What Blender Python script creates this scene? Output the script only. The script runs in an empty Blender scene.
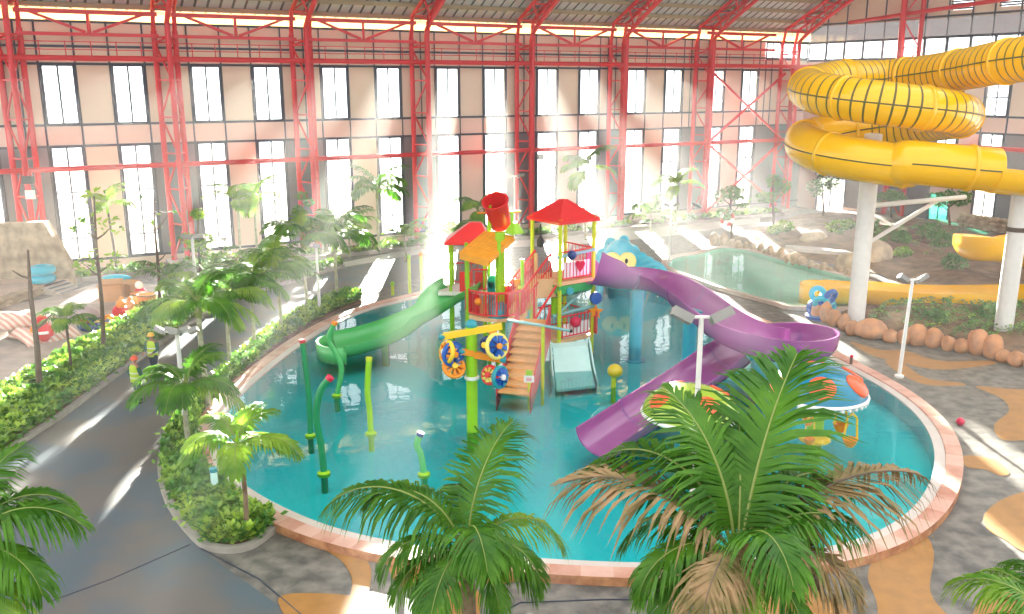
import bpy, bmesh, math, random
from math import sin, cos, tan, radians as R, pi, atan2, sqrt, exp
from mathutils import Vector as V, Matrix
random.seed(7)
SC = bpy.context.scene
COL = SC.collection

# ------------------------------------------------------------------ camera
F, PITCH, H = 900.0, R(14.0), 11.5
cam = bpy.data.cameras.new('camera'); cam.sensor_width = 36; cam.lens = 36 * F / 1024; cam.clip_end = 500
co = bpy.data.objects.new('camera', cam); COL.objects.link(co)
co.location = (0, 0, H); co.rotation_euler = (pi / 2 - PITCH, 0, 0)
SC.camera = co
# ------------------------------------------------------------------ world, sun, exposure
SUN_AZ, SUN_EL = R(-2.1), R(10.4)
SUND = V((sin(SUN_AZ) * cos(SUN_EL), cos(SUN_AZ) * cos(SUN_EL), sin(SUN_EL)))
wd = bpy.data.worlds.new('sky'); SC.world = wd; wd.use_nodes = True
nt = wd.node_tree; nt.nodes.clear()
wo = nt.nodes.new('ShaderNodeOutputWorld'); bg = nt.nodes.new('ShaderNodeBackground')
tc = nt.nodes.new('ShaderNodeTexCoord'); dp = nt.nodes.new('ShaderNodeVectorMath'); dp.operation = 'DOT_PRODUCT'
dp.inputs[1].default_value = (sin(R(-20)), cos(R(-20)), 0.12)
mr = nt.nodes.new('ShaderNodeMapRange'); mr.inputs[1].default_value = -0.1; mr.inputs[2].default_value = 0.85
mr.inputs[3].default_value = 1.6; mr.inputs[4].default_value = 4.0
nt.links.new(tc.outputs['Generated'], dp.inputs[0]); nt.links.new(dp.outputs['Value'], mr.inputs[0])
nt.links.new(mr.outputs[0], bg.inputs['Strength']); bg.inputs['Color'].default_value = (0.97, 0.985, 1.0, 1)
nt.links.new(bg.outputs[0], wo.inputs[0])
sl = bpy.data.lights.new('sun', 'SUN'); sl.energy = 85; sl.angle = R(0.6); sl.color = (1.0, 0.93, 0.82)
so = bpy.data.objects.new('sun', sl); COL.objects.link(so)
so.rotation_euler = SUND.to_track_quat('Z', 'Y').to_euler()
SC.view_settings.view_transform = 'Standard'; SC.view_settings.look = 'None'
SC.view_settings.gamma = 1; SC.view_settings.use_curve_mapping = False
SC.view_settings.exposure = 0.25
SC.cycles.max_bounces = 8; SC.cycles.diffuse_bounces = 3; SC.cycles.glossy_bounces = 3
SC.cycles.transmission_bounces = 4; SC.cycles.transparent_max_bounces = 12
SC.cycles.caustics_reflective = False; SC.cycles.caustics_refractive = False
SC.cycles.sample_clamp_indirect = 4.0

# ------------------------------------------------------------------ place helpers (pixel of the photograph -> point of the place)
def ray(x, y):
    a = (x - 512) / F; b = (307 - y) / F
    return V((a, cos(PITCH) + b * sin(PITCH), -sin(PITCH) + b * cos(PITCH)))
def G(x, y, z=0.0):
    r = ray(x, y); t = (z - H) / r.z
    return V((r.x * t, r.y * t, z))
def AT(x, y, Y):
    r = ray(x, y); t = Y / r.y
    return V((r.x * t, Y, H + r.z * t))
TH = R(61); DU = V((sin(TH), cos(TH), 0)); DN = V((-cos(TH), sin(TH), 0)); WD = 61.97; UE = 65.5
def W(u, off, z): return DU * u + DN * (WD - off) + V((0, 0, z))        # back wall: along, in front of, height
def EW(t, off, z): return DU * (UE - off) + DN * (WD - t) + V((0, 0, z))  # end wall

# ------------------------------------------------------------------ materials
def lin(c):
    o = []
    for k in c:
        k /= 255.0
        o.append(k / 12.92 if k <= 0.04045 else ((k + 0.055) / 1.055) ** 2.4)
    return (*o, 1)
MATS = {}
def M(name, rgb, rough=0.5, var=0.12, scale=3.0, rgb2=None, metal=0, transl=0.0, bump=0.0, spec=0.5, detail=3, coat=0.0, lo=0.35, hi=0.65):
    if name in MATS: return MATS[name]
    m = bpy.data.materials.new(name); m.use_nodes = True; t = m.node_tree; b = t.nodes['Principled BSDF']
    out = t.nodes['Material Output']
    c1 = lin(rgb); c2 = lin(rgb2) if rgb2 else tuple(k * (1 - var) for k in c1[:3]) + (1,)
    tcn = t.nodes.new('ShaderNodeTexCoord'); nz = t.nodes.new('ShaderNodeTexNoise')
    nz.inputs['Scale'].default_value = scale; nz.inputs['Detail'].default_value = detail
    t.links.new(tcn.outputs['Object'], nz.inputs['Vector'])
    cr = t.nodes.new('ShaderNodeValToRGB'); cr.color_ramp.elements[0].position = lo; cr.color_ramp.elements[1].position = hi
    cr.color_ramp.elements[0].color = c1; cr.color_ramp.elements[1].color = c2
    t.links.new(nz.outputs['Fac'], cr.inputs['Fac']); t.links.new(cr.outputs['Color'], b.inputs['Base Color'])
    b.inputs['Roughness'].default_value = rough; b.inputs['Metallic'].default_value = metal
    b.inputs['Specular IOR Level'].default_value = spec; b.inputs['Coat Weight'].default_value = coat
    if bump:
        bp = t.nodes.new('ShaderNodeBump'); bp.inputs['Strength'].default_value = bump; bp.inputs['Distance'].default_value = 0.05
        t.links.new(nz.outputs['Fac'], bp.inputs['Height']); t.links.new(bp.outputs[0], b.inputs['Normal'])
    if transl:
        tr = t.nodes.new('ShaderNodeBsdfTranslucent'); mx = t.nodes.new('ShaderNodeMixShader'); mx.inputs[0].default_value = transl
        t.links.new(cr.outputs['Color'], tr.inputs['Color'])
        t.links.new(b.outputs[0], mx.inputs[1]); t.links.new(tr.outputs[0], mx.inputs[2]); t.links.new(mx.outputs[0], out.inputs['Surface'])
    MATS[name] = m; return m
def water(name, tint, bump=0.08, scale=1.6, ior=1.32):
    m = bpy.data.materials.new(name); m.use_nodes = True; t = m.node_tree; t.nodes.clear()
    out = t.nodes.new('ShaderNodeOutputMaterial'); tr = t.nodes.new('ShaderNodeBsdfTransparent'); gl = t.nodes.new('ShaderNodeBsdfGlossy')
    tr.inputs[0].default_value = tint; gl.inputs['Roughness'].default_value = 0.02
    fr = t.nodes.new('ShaderNodeFresnel'); fr.inputs[0].default_value = ior; mx = t.nodes.new('ShaderNodeMixShader')
    tcn = t.nodes.new('ShaderNodeTexCoord'); nz = t.nodes.new('ShaderNodeTexNoise'); nz.inputs['Scale'].default_value = scale; nz.inputs['Detail'].default_value = 2
    bp = t.nodes.new('ShaderNodeBump'); bp.inputs['Strength'].default_value = bump; bp.inputs['Distance'].default_value = 0.1
    t.links.new(tcn.outputs['Object'], nz.inputs['Vector']); t.links.new(nz.outputs['Fac'], bp.inputs['Height'])
    t.links.new(bp.outputs[0], gl.inputs['Normal']); t.links.new(bp.outputs[0], fr.inputs['Normal'])
    t.links.new(fr.outputs[0], mx.inputs[0]); t.links.new(tr.outputs[0], mx.inputs[1]); t.links.new(gl.outputs[0], mx.inputs[2])
    t.links.new(mx.outputs[0], out.inputs['Surface']); return m
def glassmat(name, tint=(0.96, 0.98, 0.98, 1), refl=0.05):
    m = bpy.data.materials.new(name); m.use_nodes = True; t = m.node_tree; t.nodes.clear()
    out = t.nodes.new('ShaderNodeOutputMaterial'); tr = t.nodes.new('ShaderNodeBsdfTransparent'); gl = t.nodes.new('ShaderNodeBsdfGlossy')
    tr.inputs[0].default_value = tint; gl.inputs['Roughness'].default_value = 0.05; mx = t.nodes.new('ShaderNodeMixShader'); mx.inputs[0].default_value = refl
    t.links.new(tr.outputs[0], mx.inputs[1]); t.links.new(gl.outputs[0], mx.inputs[2]); t.links.new(mx.outputs[0], out.inputs['Surface']); return m

# ------------------------------------------------------------------ mesh builder
class MB:
    def __init__(s): s.v = []; s.f = []; s.mi = []; s.cur = 0
    def face(s, idx): s.f.append(tuple(idx)); s.mi.append(s.cur)
    def quad(s, a, b, c, d):
        n = len(s.v); s.v += [V(a), V(b), V(c), V(d)]; s.face((n, n + 1, n + 2, n + 3)); return s
    def poly(s, pts):
        n = len(s.v); s.v += [V(p) for p in pts]; s.face(range(n, n + len(pts))); return s
    def obox(s, c, ax, ay, az):
        c = V(c); ax, ay, az = V(ax), V(ay), V(az); n = len(s.v)
        for k in (-1, 1):
            for j in (-1, 1):
                for i in (-1, 1): s.v.append(c + ax * i + ay * j + az * k)
        for q in ((0, 2, 3, 1), (4, 5, 7, 6), (0, 1, 5, 4), (2, 6, 7, 3), (0, 4, 6, 2), (1, 3, 7, 5)): s.face([n + i for i in q])
        return s
    def box(s, c, sx, sy, sz, rz=0):
        return s.obox(c, V((cos(rz), sin(rz), 0)) * sx / 2, V((-sin(rz), cos(rz), 0)) * sy / 2, V((0, 0, sz / 2)))
    def bar(s, p, q, w, h=None):
        p, q = V(p), V(q); h = h or w; d = (q - p)
        if d.length < 1e-6: return s
        dn = d.normalized(); up = V((0, 0, 1)) if abs(dn.z) < 0.95 else V((1, 0, 0))
        sd = dn.cross(up).normalized(); u2 = sd.cross(dn)
        return s.obox((p + q) / 2, d / 2, sd * w / 2, u2 * h / 2)
    def loft(s, rings, closed=True, cap=True, loop=False):
        n0 = len(s.v); k = len(rings[0]); m = len(rings)
        for r in rings: s.v += [V(p) for p in r]
        for i in range(m if loop else m - 1):
            for j in range(k if closed else k - 1):
                a = n0 + i * k + j; b = n0 + i * k + (j + 1) % k
                c = n0 + ((i + 1) % m) * k + (j + 1) % k; d = n0 + ((i + 1) % m) * k + j
                s.face((a, b, c, d))
        if cap and closed and not loop:
            s.face([n0 + j for j in range(k)][::-1]); s.face([n0 + (m - 1) * k + j for j in range(k)])
        return s
    def tube(s, pts, r, n=8, cap=True, loop=False):
        pts = [V(p) for p in pts]; rr = r if isinstance(r, (list, tuple)) else [r] * len(pts)
        rings = []; prev = None
        for i, p in enumerate(pts):
            a = pts[i - 1] if i or loop else p; b = pts[(i + 1) % len(pts)] if i < len(pts) - 1 or loop else p
            t = (b - a).normalized()
            if prev is None:
                up = V((0, 0, 1)) if abs(t.z) < 0.9 else V((1, 0, 0)); x = t.cross(up).normalized()
            else: x = (prev - t * prev.dot(t)).normalized()
            y = t.cross(x); prev = x
            rings.append([p + (x * cos(2 * pi * j / n) + y * sin(2 * pi * j / n)) * rr[i] for j in range(n)])
        return s.loft(rings, True, cap, loop)
    def lathe(s, c, prof, n=20, axis=None):
        c = V(c); rot = V((0, 0, 1)).rotation_difference(V(axis)).to_matrix() if axis else Matrix.Identity(3)
        rings = [[c + rot @ V((max(r, 1e-3) * cos(2 * pi * j / n), max(r, 1e-3) * sin(2 * pi * j / n), z)) for j in range(n)] for r, z in prof]
        return s.loft(rings, True, True)
    def ball(s, c, r, n=14, m=8, sq=(1, 1, 1), seed=None, rough=0.0):
        c = V(c); rg = random.Random(seed)
        ph = [rg.uniform(0, 6.28) for _ in range(9)] if seed is not None else None
        rings = []
        for i in range(m + 1):
            th = pi * i / m; ring = []
            for j in range(n):
                a = 2 * pi * j / n; d = V((sin(th) * cos(a), sin(th) * sin(a), -cos(th)))
                k = 1.0
                if ph:
                    k += rough * (sin(3 * d.x + ph[0]) + sin(3 * d.y + ph[1]) + sin(4 * d.z + ph[2]) + 0.6 * sin(7 * d.x + ph[3]) + 0.6 * sin(6 * d.y - 5 * d.z + ph[4])) / 3
                d = d * k * r
                ring.append(c + V((d.x * sq[0], d.y * sq[1], d.z * sq[2])))
            rings.append(ring)
        return s.loft(rings, True, False)
    def prism(s, pts, z0, z1):
        pts = [V((p[0], p[1], 0)) for p in pts]; n = len(s.v); k = len(pts)
        s.v += [V((p.x, p.y, z0)) for p in pts] + [V((p.x, p.y, z1)) for p in pts]
        for j in range(k): s.face((n + j, n + (j + 1) % k, n + k + (j + 1) % k, n + k + j))
        s.face([n + j for j in range(k)][::-1]); s.face([n + k + j for j in range(k)])
        return s
    def torus(s, c, r1, r2, axis=(0, 0, 1), n=24, m=10):
        rot = V((0, 0, 1)).rotation_difference(V(axis)).to_matrix()
        return s.tube([V(c) + rot @ V((r1 * cos(2 * pi * j / n), r1 * sin(2 * pi * j / n), 0)) for j in range(n)], r2, m, False, True)
    def build(s, name, mat, parent=None, smooth=False, origin=None, fix=True):
        o = V(parent.location) if parent else V(origin) if origin else V((0, 0, 0))
        me = bpy.data.meshes.new(name); me.from_pydata([tuple(p - o) for p in s.v], [], s.f)
        mats = mat if isinstance(mat, (list, tuple)) else [mat]
        for m in mats: me.materials.append(m)
        if len(mats) > 1: me.polygons.foreach_set('material_index', s.mi)
        if fix:
            bm = bmesh.new(); bm.from_mesh(me); bmesh.ops.remove_doubles(bm, verts=bm.verts, dist=1e-5); bmesh.ops.recalc_face_normals(bm, faces=bm.faces); bm.to_mesh(me); bm.free()
        if smooth:
            me.polygons.foreach_set('use_smooth', [True] * len(me.polygons))
            if smooth != 'all':
                try: me.set_sharp_from_angle(angle=R(42))
                except Exception: pass
        ob = bpy.data.objects.new(name, me); COL.objects.link(ob)
        if parent: ob.parent = parent
        else: ob.location = o
        return ob
def tag(o, label=None, cat=None, group=None, kind=None):
    if label: o['label'] = label
    if cat: o['category'] = cat
    if group: o['group'] = group
    if kind: o['kind'] = kind
    return o
def thing(name, loc, label, cat, group=None):
    o = bpy.data.objects.new(name, None); o.empty_display_size = 0.2; COL.objects.link(o); o.location = loc
    return tag(o, label, cat, group)
def struct(o): o['kind'] = 'structure'; return o
def spline(pts, n=8, loop=False):
    P = [V(p) for p in pts]; out = []; m = len(P)
    for i in range(m if loop else m - 1):
        g = lambda k: P[k % m] if loop else P[min(max(k, 0), m - 1)]
        a, b, c, d = g(i - 1), g(i), g(i + 1), g(i + 2)
        for j in range(n):
            t = j / n
            out.append(0.5 * ((2 * b) + (c - a) * t + (2 * a - 5 * b + 4 * c - d) * t * t + (3 * b - a - 3 * c + d) * t ** 3))
    if not loop: out.append(P[-1])
    return out
def inside(p, poly):
    c = False; n = len(poly); j = n - 1
    for i in range(n):
        a, b = poly[i], poly[j]
        if (a[1] > p[1]) != (b[1] > p[1]) and p[0] < (b[0] - a[0]) * (p[1] - a[1]) / (b[1] - a[1]) + a[0]: c = not c
        j = i
    return c
def fillmesh(loops, z):                      # flat face with holes
    bm = bmesh.new(); ed = []
    for lp in loops:
        vs = [bm.verts.new((p[0], p[1], z)) for p in lp]
        ed += [bm.edges.new((vs[i], vs[(i + 1) % len(vs)])) for i in range(len(vs))]
    bmesh.ops.triangle_fill(bm, use_beauty=True, edges=ed, normal=(0, 0, 1))
    for f in bm.faces:
        if f.normal.z < 0: f.normal_flip()
    me = bpy.data.meshes.new('flat'); bm.to_mesh(me); bm.free(); return me
def flat(name, loops, z, mat):
    me = fillmesh(loops, z); me.name = name; me.materials.append(mat)
    o = bpy.data.objects.new(name, me); COL.objects.link(o); return o

# ------------------------------------------------------------------ shared materials
m_red = M('red_painted_steel', (214, 42, 50), 0.4, 0.12, 2)
m_redp = M('red_plastic', (222, 38, 40), 0.3, 0.08)
m_beige = M('beige_wall_panel', (232, 214, 190), 0.75, scale=0.35, rgb2=(228, 204, 184), detail=2)
m_pink = M('pinkish_wall_panel', (238, 208, 192), 0.75, 0.06, 0.4)
m_dark = M('dark_grey_wall_panel', (122, 122, 128), 0.6, 0.12, 0.6)
m_mull = M('dark_mullion', (62, 68, 82), 0.5, 0.1)
m_glass = glassmat('window_glass')
m_gglass = glassmat('grey_tinted_glass', (0.34, 0.32, 0.31, 1), 0.06)
m_tealglass = glassmat('teal_window_glass', (0.25, 0.85, 0.72, 1), 0.08)
m_cream = M('cream_soffit_panel', (255, 238, 196), 0.7, 0.05, 2, transl=0.55)
m_conc = M('grey_concrete', (126, 121, 112), 0.55, scale=2.2, rgb2=(84, 82, 78), detail=8, spec=0.4)
m_out = M('pale_outdoor_paving', (225, 222, 214), 0.8, 0.06, 0.5)
m_road = M('worn_dark_asphalt', (80, 93, 100), 0.55, scale=0.22, rgb2=(98, 95, 91), detail=10, spec=0.4, lo=.46, hi=.54)
m_path = M('pale_walkway', (192, 188, 180), 0.6, 0.08, 1)
m_ochre = M('ochre_floor_paint', (166, 118, 60), 0.55, 0.2, 2.2, detail=7)
m_kerb = M('grey_kerb_stone', (168, 162, 148), 0.7, 0.2, 2)
m_soil = M('brown_soil', (98, 78, 58), 0.95, scale=1.1, rgb2=(146, 116, 88), detail=8, bump=0.5)
m_leafa = M('bright_groundcover_leaf', (172, 204, 72), 0.5, scale=0.9, rgb2=(74, 134, 48), transl=0.3)
m_leafb = M('deep_green_leaf', (66, 122, 44), 0.5, scale=2, rgb2=(98, 150, 52), transl=0.3)
m_frond = M('green_palm_frond', (58, 112, 26), 0.4, scale=1.4, rgb2=(100, 152, 42), transl=0.5, spec=0.4)
m_frondy = M('yellow_green_palm_frond', (92, 144, 36), 0.45, scale=1.4, rgb2=(150, 184, 56), transl=0.45)
m_dry = M('dry_brown_palm_frond', (170, 138, 98), 0.7, scale=2.5, rgb2=(120, 108, 60), transl=0.3)
m_rachis = M('palm_midrib', (128, 142, 66), 0.5, 0.1)
m_trunk = M('ringed_palm_trunk', (142, 120, 92), 0.85, scale=6, rgb2=(104, 86, 66), bump=0.4)
m_ptrunk = M('pale_palm_trunk', (186, 184, 156), 0.8, scale=5, rgb2=(150, 146, 116), bump=0.3)
m_bark = M('grey_brown_bark', (112, 96, 82), 0.9, 0.25, 6, bump=0.4)
m_white = M('white_painted_metal', (232, 230, 222), 0.4, 0.06)
m_rock = M('tan_boulder', (206, 146, 98), 0.9, scale=1.6, rgb2=(150, 112, 84), detail=7, bump=0.6)
m_rockg = M('grey_tan_boulder', (196, 170, 140), 0.9, scale=2.2, rgb2=(148, 128, 106), detail=7, bump=0.6)
m_stone = M('rough_beige_stonework', (196, 176, 146), 0.95, scale=1.6, rgb2=(150, 130, 106), detail=9, bump=0.8)
m_yel = M('glossy_yellow_fibreglass', (255, 196, 0), 0.25, 0.05, 0.8, coat=0.25)
m_yeld = M('dark_slide_stripe', (96, 88, 24), 0.4, 0.1)
m_purp = M('glossy_purple_fibreglass', (168, 98, 158), 0.22, 0.1, 0.7, coat=0.4, transl=0.12)
m_green = M('glossy_green_fibreglass', (84, 190, 104), 0.22, 0.08, 0.7, coat=0.4, transl=0.1)
m_lime = M('lime_green_paint', (150, 206, 24), 0.35, 0.08)
m_limey = M('yellow_green_paint', (196, 212, 40), 0.35, 0.08)
m_dgreen = M('dark_green_pole_paint', (24, 138, 84), 0.35, 0.1)
m_cyan = M('cyan_plastic', (48, 190, 214), 0.28, 0.08, coat=0.3)
m_blue = M('blue_plastic', (24, 92, 178), 0.3, 0.08)
m_navy = M('navy_plastic', (28, 58, 120), 0.35, 0.08)
m_teal = M('teal_plastic', (30, 150, 160), 0.3, 0.08)
m_orange = M('orange_plastic', (244, 148, 28), 0.32, 0.08)
m_oroof = M('orange_roof_slat', (240, 160, 40), 0.4, 0.1)
m_yellow = M('yellow_plastic', (250, 206, 44), 0.32, 0.06)
m_paley = M('pale_yellow_plastic', (252, 226, 110), 0.32, 0.06)
m_crim = M('crimson_plastic', (206, 22, 70), 0.3, 0.06)
m_tan = M('tan_stair_tread', (226, 172, 106), 0.5, 0.14, 2)
m_tanp = M('tan_platform', (232, 186, 136), 0.5, 0.1, 2)
m_redside = M('muted_red_side_panel', (206, 70, 76), 0.35, 0.08)
m_mint = M('pale_mint_fibreglass', (206, 246, 238), 0.25, 0.05, coat=0.3)
m_gtrail = M('grey_teal_pipe', (128, 178, 176), 0.4, 0.06)
m_black = M('black_housing', (44, 44, 46), 0.5, 0.1); m_hous = M('grey_lamp_housing', (150, 148, 140), 0.45, 0.1)
m_lens = M('lamp_lens', (226, 228, 224), 0.2, 0.04)
m_pwhite = M('white_panel', (240, 236, 232), 0.5, 0.04)

# ================================================================== SETTING
# pools (outlines on the ground)
inner_px = [(256,491,.24),(284,506.6,.24),(313,521,.24),(350,531,.24),(384,539,.24),(426,545,.24),(470,550,.24),(512,555.7,.24),(583,559,.24),(648,562,.24),(700,562,.24),(770,557,.24),(833,546,.24),(864,538,.24),(895.6,523.6,.24),(918,505,.3),(932.5,485,.25),(937.5,462.7,.2),(936,445,.15),(929.6,427.7,.15),(914,409.5,.15),(890.5,391,.15),(864.5,377,.15),(830,360,.15),(790,338,.15),(750,320,.15),(700,302,.15),(660,291,.15),(630,286,.15),(597,281.7,.15),(560,279,.15),(520,280,.15),(480,283,.15),(450,289,.15),(412,300,.15),(386,305,.15),(360,312,.15),(334,323.5,.15),(308,339,.15),(282,358.7,.15),(254,382,.15),(233,402,.15),(216,422,.15),(212,440,.15),(220,464,.2),(236,479,.3)]
ctrl = [V((*G(x, y, z)[:2], 0)) for x, y, z in inner_px]
for _ in range(2): ctrl = [(ctrl[i - 1] + ctrl[i] * 2 + ctrl[(i + 1) % len(ctrl)]) / 4 for i in range(len(ctrl))]
POOL = spline(ctrl, 4, True)
def offset(loop, d):
    out = []; n = len(loop); area = sum(loop[i - 1].x * loop[i].y - loop[i].x * loop[i - 1].y for i in range(n)); sg = 1 if area > 0 else -1
    for i in range(n):
        t = (loop[(i + 2) % n] - loop[i - 2]).normalized(); out.append(loop[i] + V((t.y, -t.x, 0)) * d * sg)
    return out
gp = [(700,254),(723,248),(749,251),(781,260),(814,268.5),(840,275),(872,284),(880,292),(866,300),(845,307),(796,306.5),(781,303),(749,295),(716,285),(700,279),(680,272),(668,265),(676,258)]
GPOOL = spline([V((*G(x, y, .1)[:2], 0)) for x, y in gp], 4, True)
PO = offset(POOL, 0.8); GO = offset(GPOOL, 0.45)
corner = [W(-26, -.2, 0), W(UE + .2, -.2, 0), EW(75, -.2, 0), V((48, -6, 0)), V((-45, -6, 0))]
struct(flat('floor', [corner, PO[::2], GO[::2]], 0, m_conc))
og = [W(-70, -.25, 0), W(-70, -70, 0), W(130, -70, 0), EW(80, -60, 0), EW(80, -.25, 0), W(UE + .25, -.25, 0)]
struct(flat('ground_outside', [og], -0.03, m_out))
def basin(loop, outer, depth, ztop, zw, mats, nm, wmat, brick):
    b = MB(); n = len(loop)
    b.poly([V((p.x, p.y, -depth)) for p in loop])
    b.loft([[V((p.x, p.y, -depth)) for p in loop], [V((p.x, p.y, ztop - .1)) for p in loop]], True, False)
    struct(b.build(nm + '_floor', mats[0]))
    c = MB()
    for i in range(n):
        j = (i + 1) % n
        def at(k, f, z): p = loop[k].lerp(outer[k], f); return V((p.x, p.y, z))
        c.cur = 0
        c.quad(at(i, 0, ztop - .12), at(j, 0, ztop - .12), at(j, 0, ztop - .05), at(i, 0, ztop - .05))
        c.quad(at(i, 0, ztop - .05), at(j, 0, ztop - .05), at(j, .38, ztop - .04), at(i, .38, ztop - .04))
        c.cur = 1 + (i // 2) % 2 if brick else 1
        c.quad(at(i, .38, ztop - .04), at(j, .38, ztop - .04), at(j, .4, ztop), at(i, .4, ztop))
        c.quad(at(i, .4, ztop), at(j, .4, ztop), at(j, 1, ztop), at(i, 1, ztop))
        c.cur = 3 if brick else 1
        c.quad(at(i, 1, ztop), at(j, 1, ztop), at(j, 1, -.03), at(i, 1, -.03))
    struct(c.build(nm + '_coping', mats[1:]))
    w = flat(nm + '_water', [[V((p.x, p.y, 0)) for p in loop]], zw, wmat); struct(w)
m_basin = M('turquoise_pool_tile', (44, 216, 214), 0.5, scale=0.25, rgb2=(30, 198, 202), detail=4)
m_basin2 = M('pale_green_pool_tile', (196, 255, 232), 0.5, 0.1, 0.3)
m_lip = M('white_pool_lip', (206, 196, 186), 0.5, 0.08, 2)
m_br1 = M('pink_coping_tile', (216, 176, 158), 0.5, scale=1.1, rgb2=(200, 154, 136), detail=5)
m_br2 = M('terracotta_coping_tile', (208, 162, 142), 0.5, scale=1.1, rgb2=(180, 122, 100), detail=5)
m_brs = M('stained_terracotta_face', (206, 150, 104), 0.6, scale=2.4, rgb2=(150, 92, 60), detail=6)
basin(POOL, PO, .5, .24, .15, (m_basin, m_lip, m_br1, m_br2, m_brs), 'pool', water('pool_water_surface', (0.72, 0.99, 1.0, 1), 0.08, 1.3), True)
basin(GPOOL, GO, .2, .2, .08, (m_basin2, m_lip, M('greyish_coping', (196, 176, 160), 0.6, 0.1, 2)), 'lagoon', water('lagoon_water_surface', (0.9, 1, 0.97, 1), 0.08, 1.0, 1.12), False)

# road, walkways and beds -------------------------------------------------
def gpoly(px, z=0.0, n=4): return [V((*G(x, y, z)[:2], 0)) for x, y in px]
road = [(-160,640),(-80,545),(0,461),(60,421),(100,391),(140,362),(170,341),(210,316),(260,294),(302,281),(345,269),(420,254),(480,249),(480,262),(430,272),(395,285),(362,297),(340,300),(300,318),(262,343),(230,373),(195,408),(172,432),(160,456),(158,480),(165,505),(182,530),(200,549),(230,571),(290,614),(330,645),(330,700),(-200,700)]
struct(flat('road', [gpoly(road)], .012, m_road))
walk = [(-120,330),(0,310),(60,330),(160,300),(230,272),(300,262),(345,262),(440,243),(540,236),(660,226),(760,214),(760,222),(670,236),(600,243),(480,249),(420,254),(345,267),(290,271),(230,280),(180,292),(150,306),(110,331),(70,352),(35,374),(0,394),(-120,450)]
struct(flat('path', [gpoly(walk)], .008, m_path))
patches = [
 [(881,544),(905,540),(926,537),(934,556),(930,590),(946,614),(985,650),(892,650),(876,600),(868,575)],
 [(984,516),(1000,501),(1030,492),(1070,500),(1070,565),(1024,552),(1005,540),(988,530)],
 [(965,456),(995,460),(1009,473),(1000,476),(985,470),(966,467)],
 [(745,600),(790,585),(815,590),(850,614),(868,650),(770,650)],
 [(978,602),(1000,590),(1030,600),(1040,650),(970,650)],
 [(850,342),(880,350),(905,351),(940,361),(990,361),(992,365),(940,370),(900,363),(870,355)],
 [(975,387),(1005,389),(1040,394),(1050,432),(1006,441),(994,426),(1009,411),(1000,398)],
 [(885,362),(900,362),(925,378),(960,383),(962,386),(925,385),(900,374)],
 [(318,546),(340,543),(362,555),(371,572),(366,598),(350,604),(352,580),(340,560)],
 [(392,566),(425,559),(428,562),(422,582),(402,588),(392,577)],
 [(424,592),(445,580),(478,592),(480,612),(474,650),(424,650)],
 [(278,602),(310,594),(372,603),(385,650),(318,650)],
 [(488,572),(530,566),(538,569),(515,582),(488,585)]]
for i, pp in enumerate(patches):
    struct(flat('floor_paint', [spline(gpoly(pp), 5, True)], .013 + .001 * i, m_ochre))
# joints in the concrete
jm = MB()
for a in [[(201,549),(260,580),(330,640)],[(500,614),(520,603),(600,600),(700,600)],[(50,602),(110,580),(190,545)]]:
    pts = gpoly(a)
    for p, q in zip(pts, pts[1:]): jm.bar(p + V((0, 0, .015)), q + V((0, 0, .015)), .03, .02)
struct(jm.build('floor_joint', m_mull))

def kerb(px, name, w=.2, h=.16):
    pts = spline(gpoly(px), 4); b = MB()
    rings = []
    for i, p in enumerate(pts):
        t = (pts[min(i + 1, len(pts) - 1)] - pts[max(i - 1, 0)]).normalized(); s_ = V((t.y, -t.x, 0)) * w / 2
        rings.append([p - s_, p - s_ + V((0, 0, h)), p + s_ + V((0, 0, h)), p + s_])
    b.loft(rings); struct(b.build(name, m_kerb))
def groundcover(poly, n, hgt, name, label, mat, size=.2):
    xs = [p.x for p in poly]; ys = [p.y for p in poly]; b = MB(); k = 0; rg = random.Random(n)
    q = MB().prism(poly, .0, .12); bed = q.build('planting_bed_soil', m_soil); struct(bed)
    cs = []
    while len(cs) < n // 34:
        x = rg.uniform(min(xs), max(xs)); y = rg.uniform(min(ys), max(ys))
        if inside((x, y), poly): cs.append((x, y, rg.uniform(.6, 1.15), rg.random()))
    while k < n:
        cx, cy, ch, cc = cs[rg.randrange(len(cs))]; k += 1
        az, ph = rg.uniform(0, 6.28), rg.random() ** .6 * 1.5; rr = .34 * ch
        x = cx + rr * sin(ph) * cos(az); y = cy + rr * sin(ph) * sin(az); z = .1 + hgt * ch * (.3 + .7 * cos(ph)) * rg.uniform(.85, 1.08)
        if not inside((x, y), poly) and rg.random() < .93: k -= 1; continue
        cl = cc * .6 + .4 * (1 - ph / 1.5)  # random tone per clump; lit tops and shaded gaps put into leaf colour
        a = az + rg.uniform(-.8, .8); s = size * rg.uniform(.6, 1.25); el = 1.1 - ph * .8 + rg.uniform(-.4, .4)
        d = V((cos(a) * cos(el), sin(a) * cos(el), sin(el))) * s; e = V((-sin(a), cos(a), rg.uniform(-.4, .4))) * s * .38
        c = V((x, y, z)); b.cur = 0 if cl > .42 + rg.uniform(-.3, .3) else 1
        b.quad(c - d * .5, c + e, c + d * .6, c - e)
    o = b.build(name, mat, fix=False); tag(o, label, 'groundcover', kind='stuff'); return o
hedge = [(-60,440),(0,394),(35,374),(70,352),(110,331),(150,306),(180,292),(230,279),(290,271),(342,264.5),(344,267),(302,279.5),(260,292),(210,313),(170,338),(140,359),(100,388),(60,418),(0,458),(-60,505)]
groundcover(gpoly(hedge), 48000, .42, 'groundcover', 'long strip of low leafy groundcover between grey road and paved yard', [m_leafa, m_leafb], .2)
kerb([(-60,505),(0,458),(60,418),(100,388),(140,359),(170,338),(210,313),(260,292),(302,279.5),(344,267)], 'kerb_strip')
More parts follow.
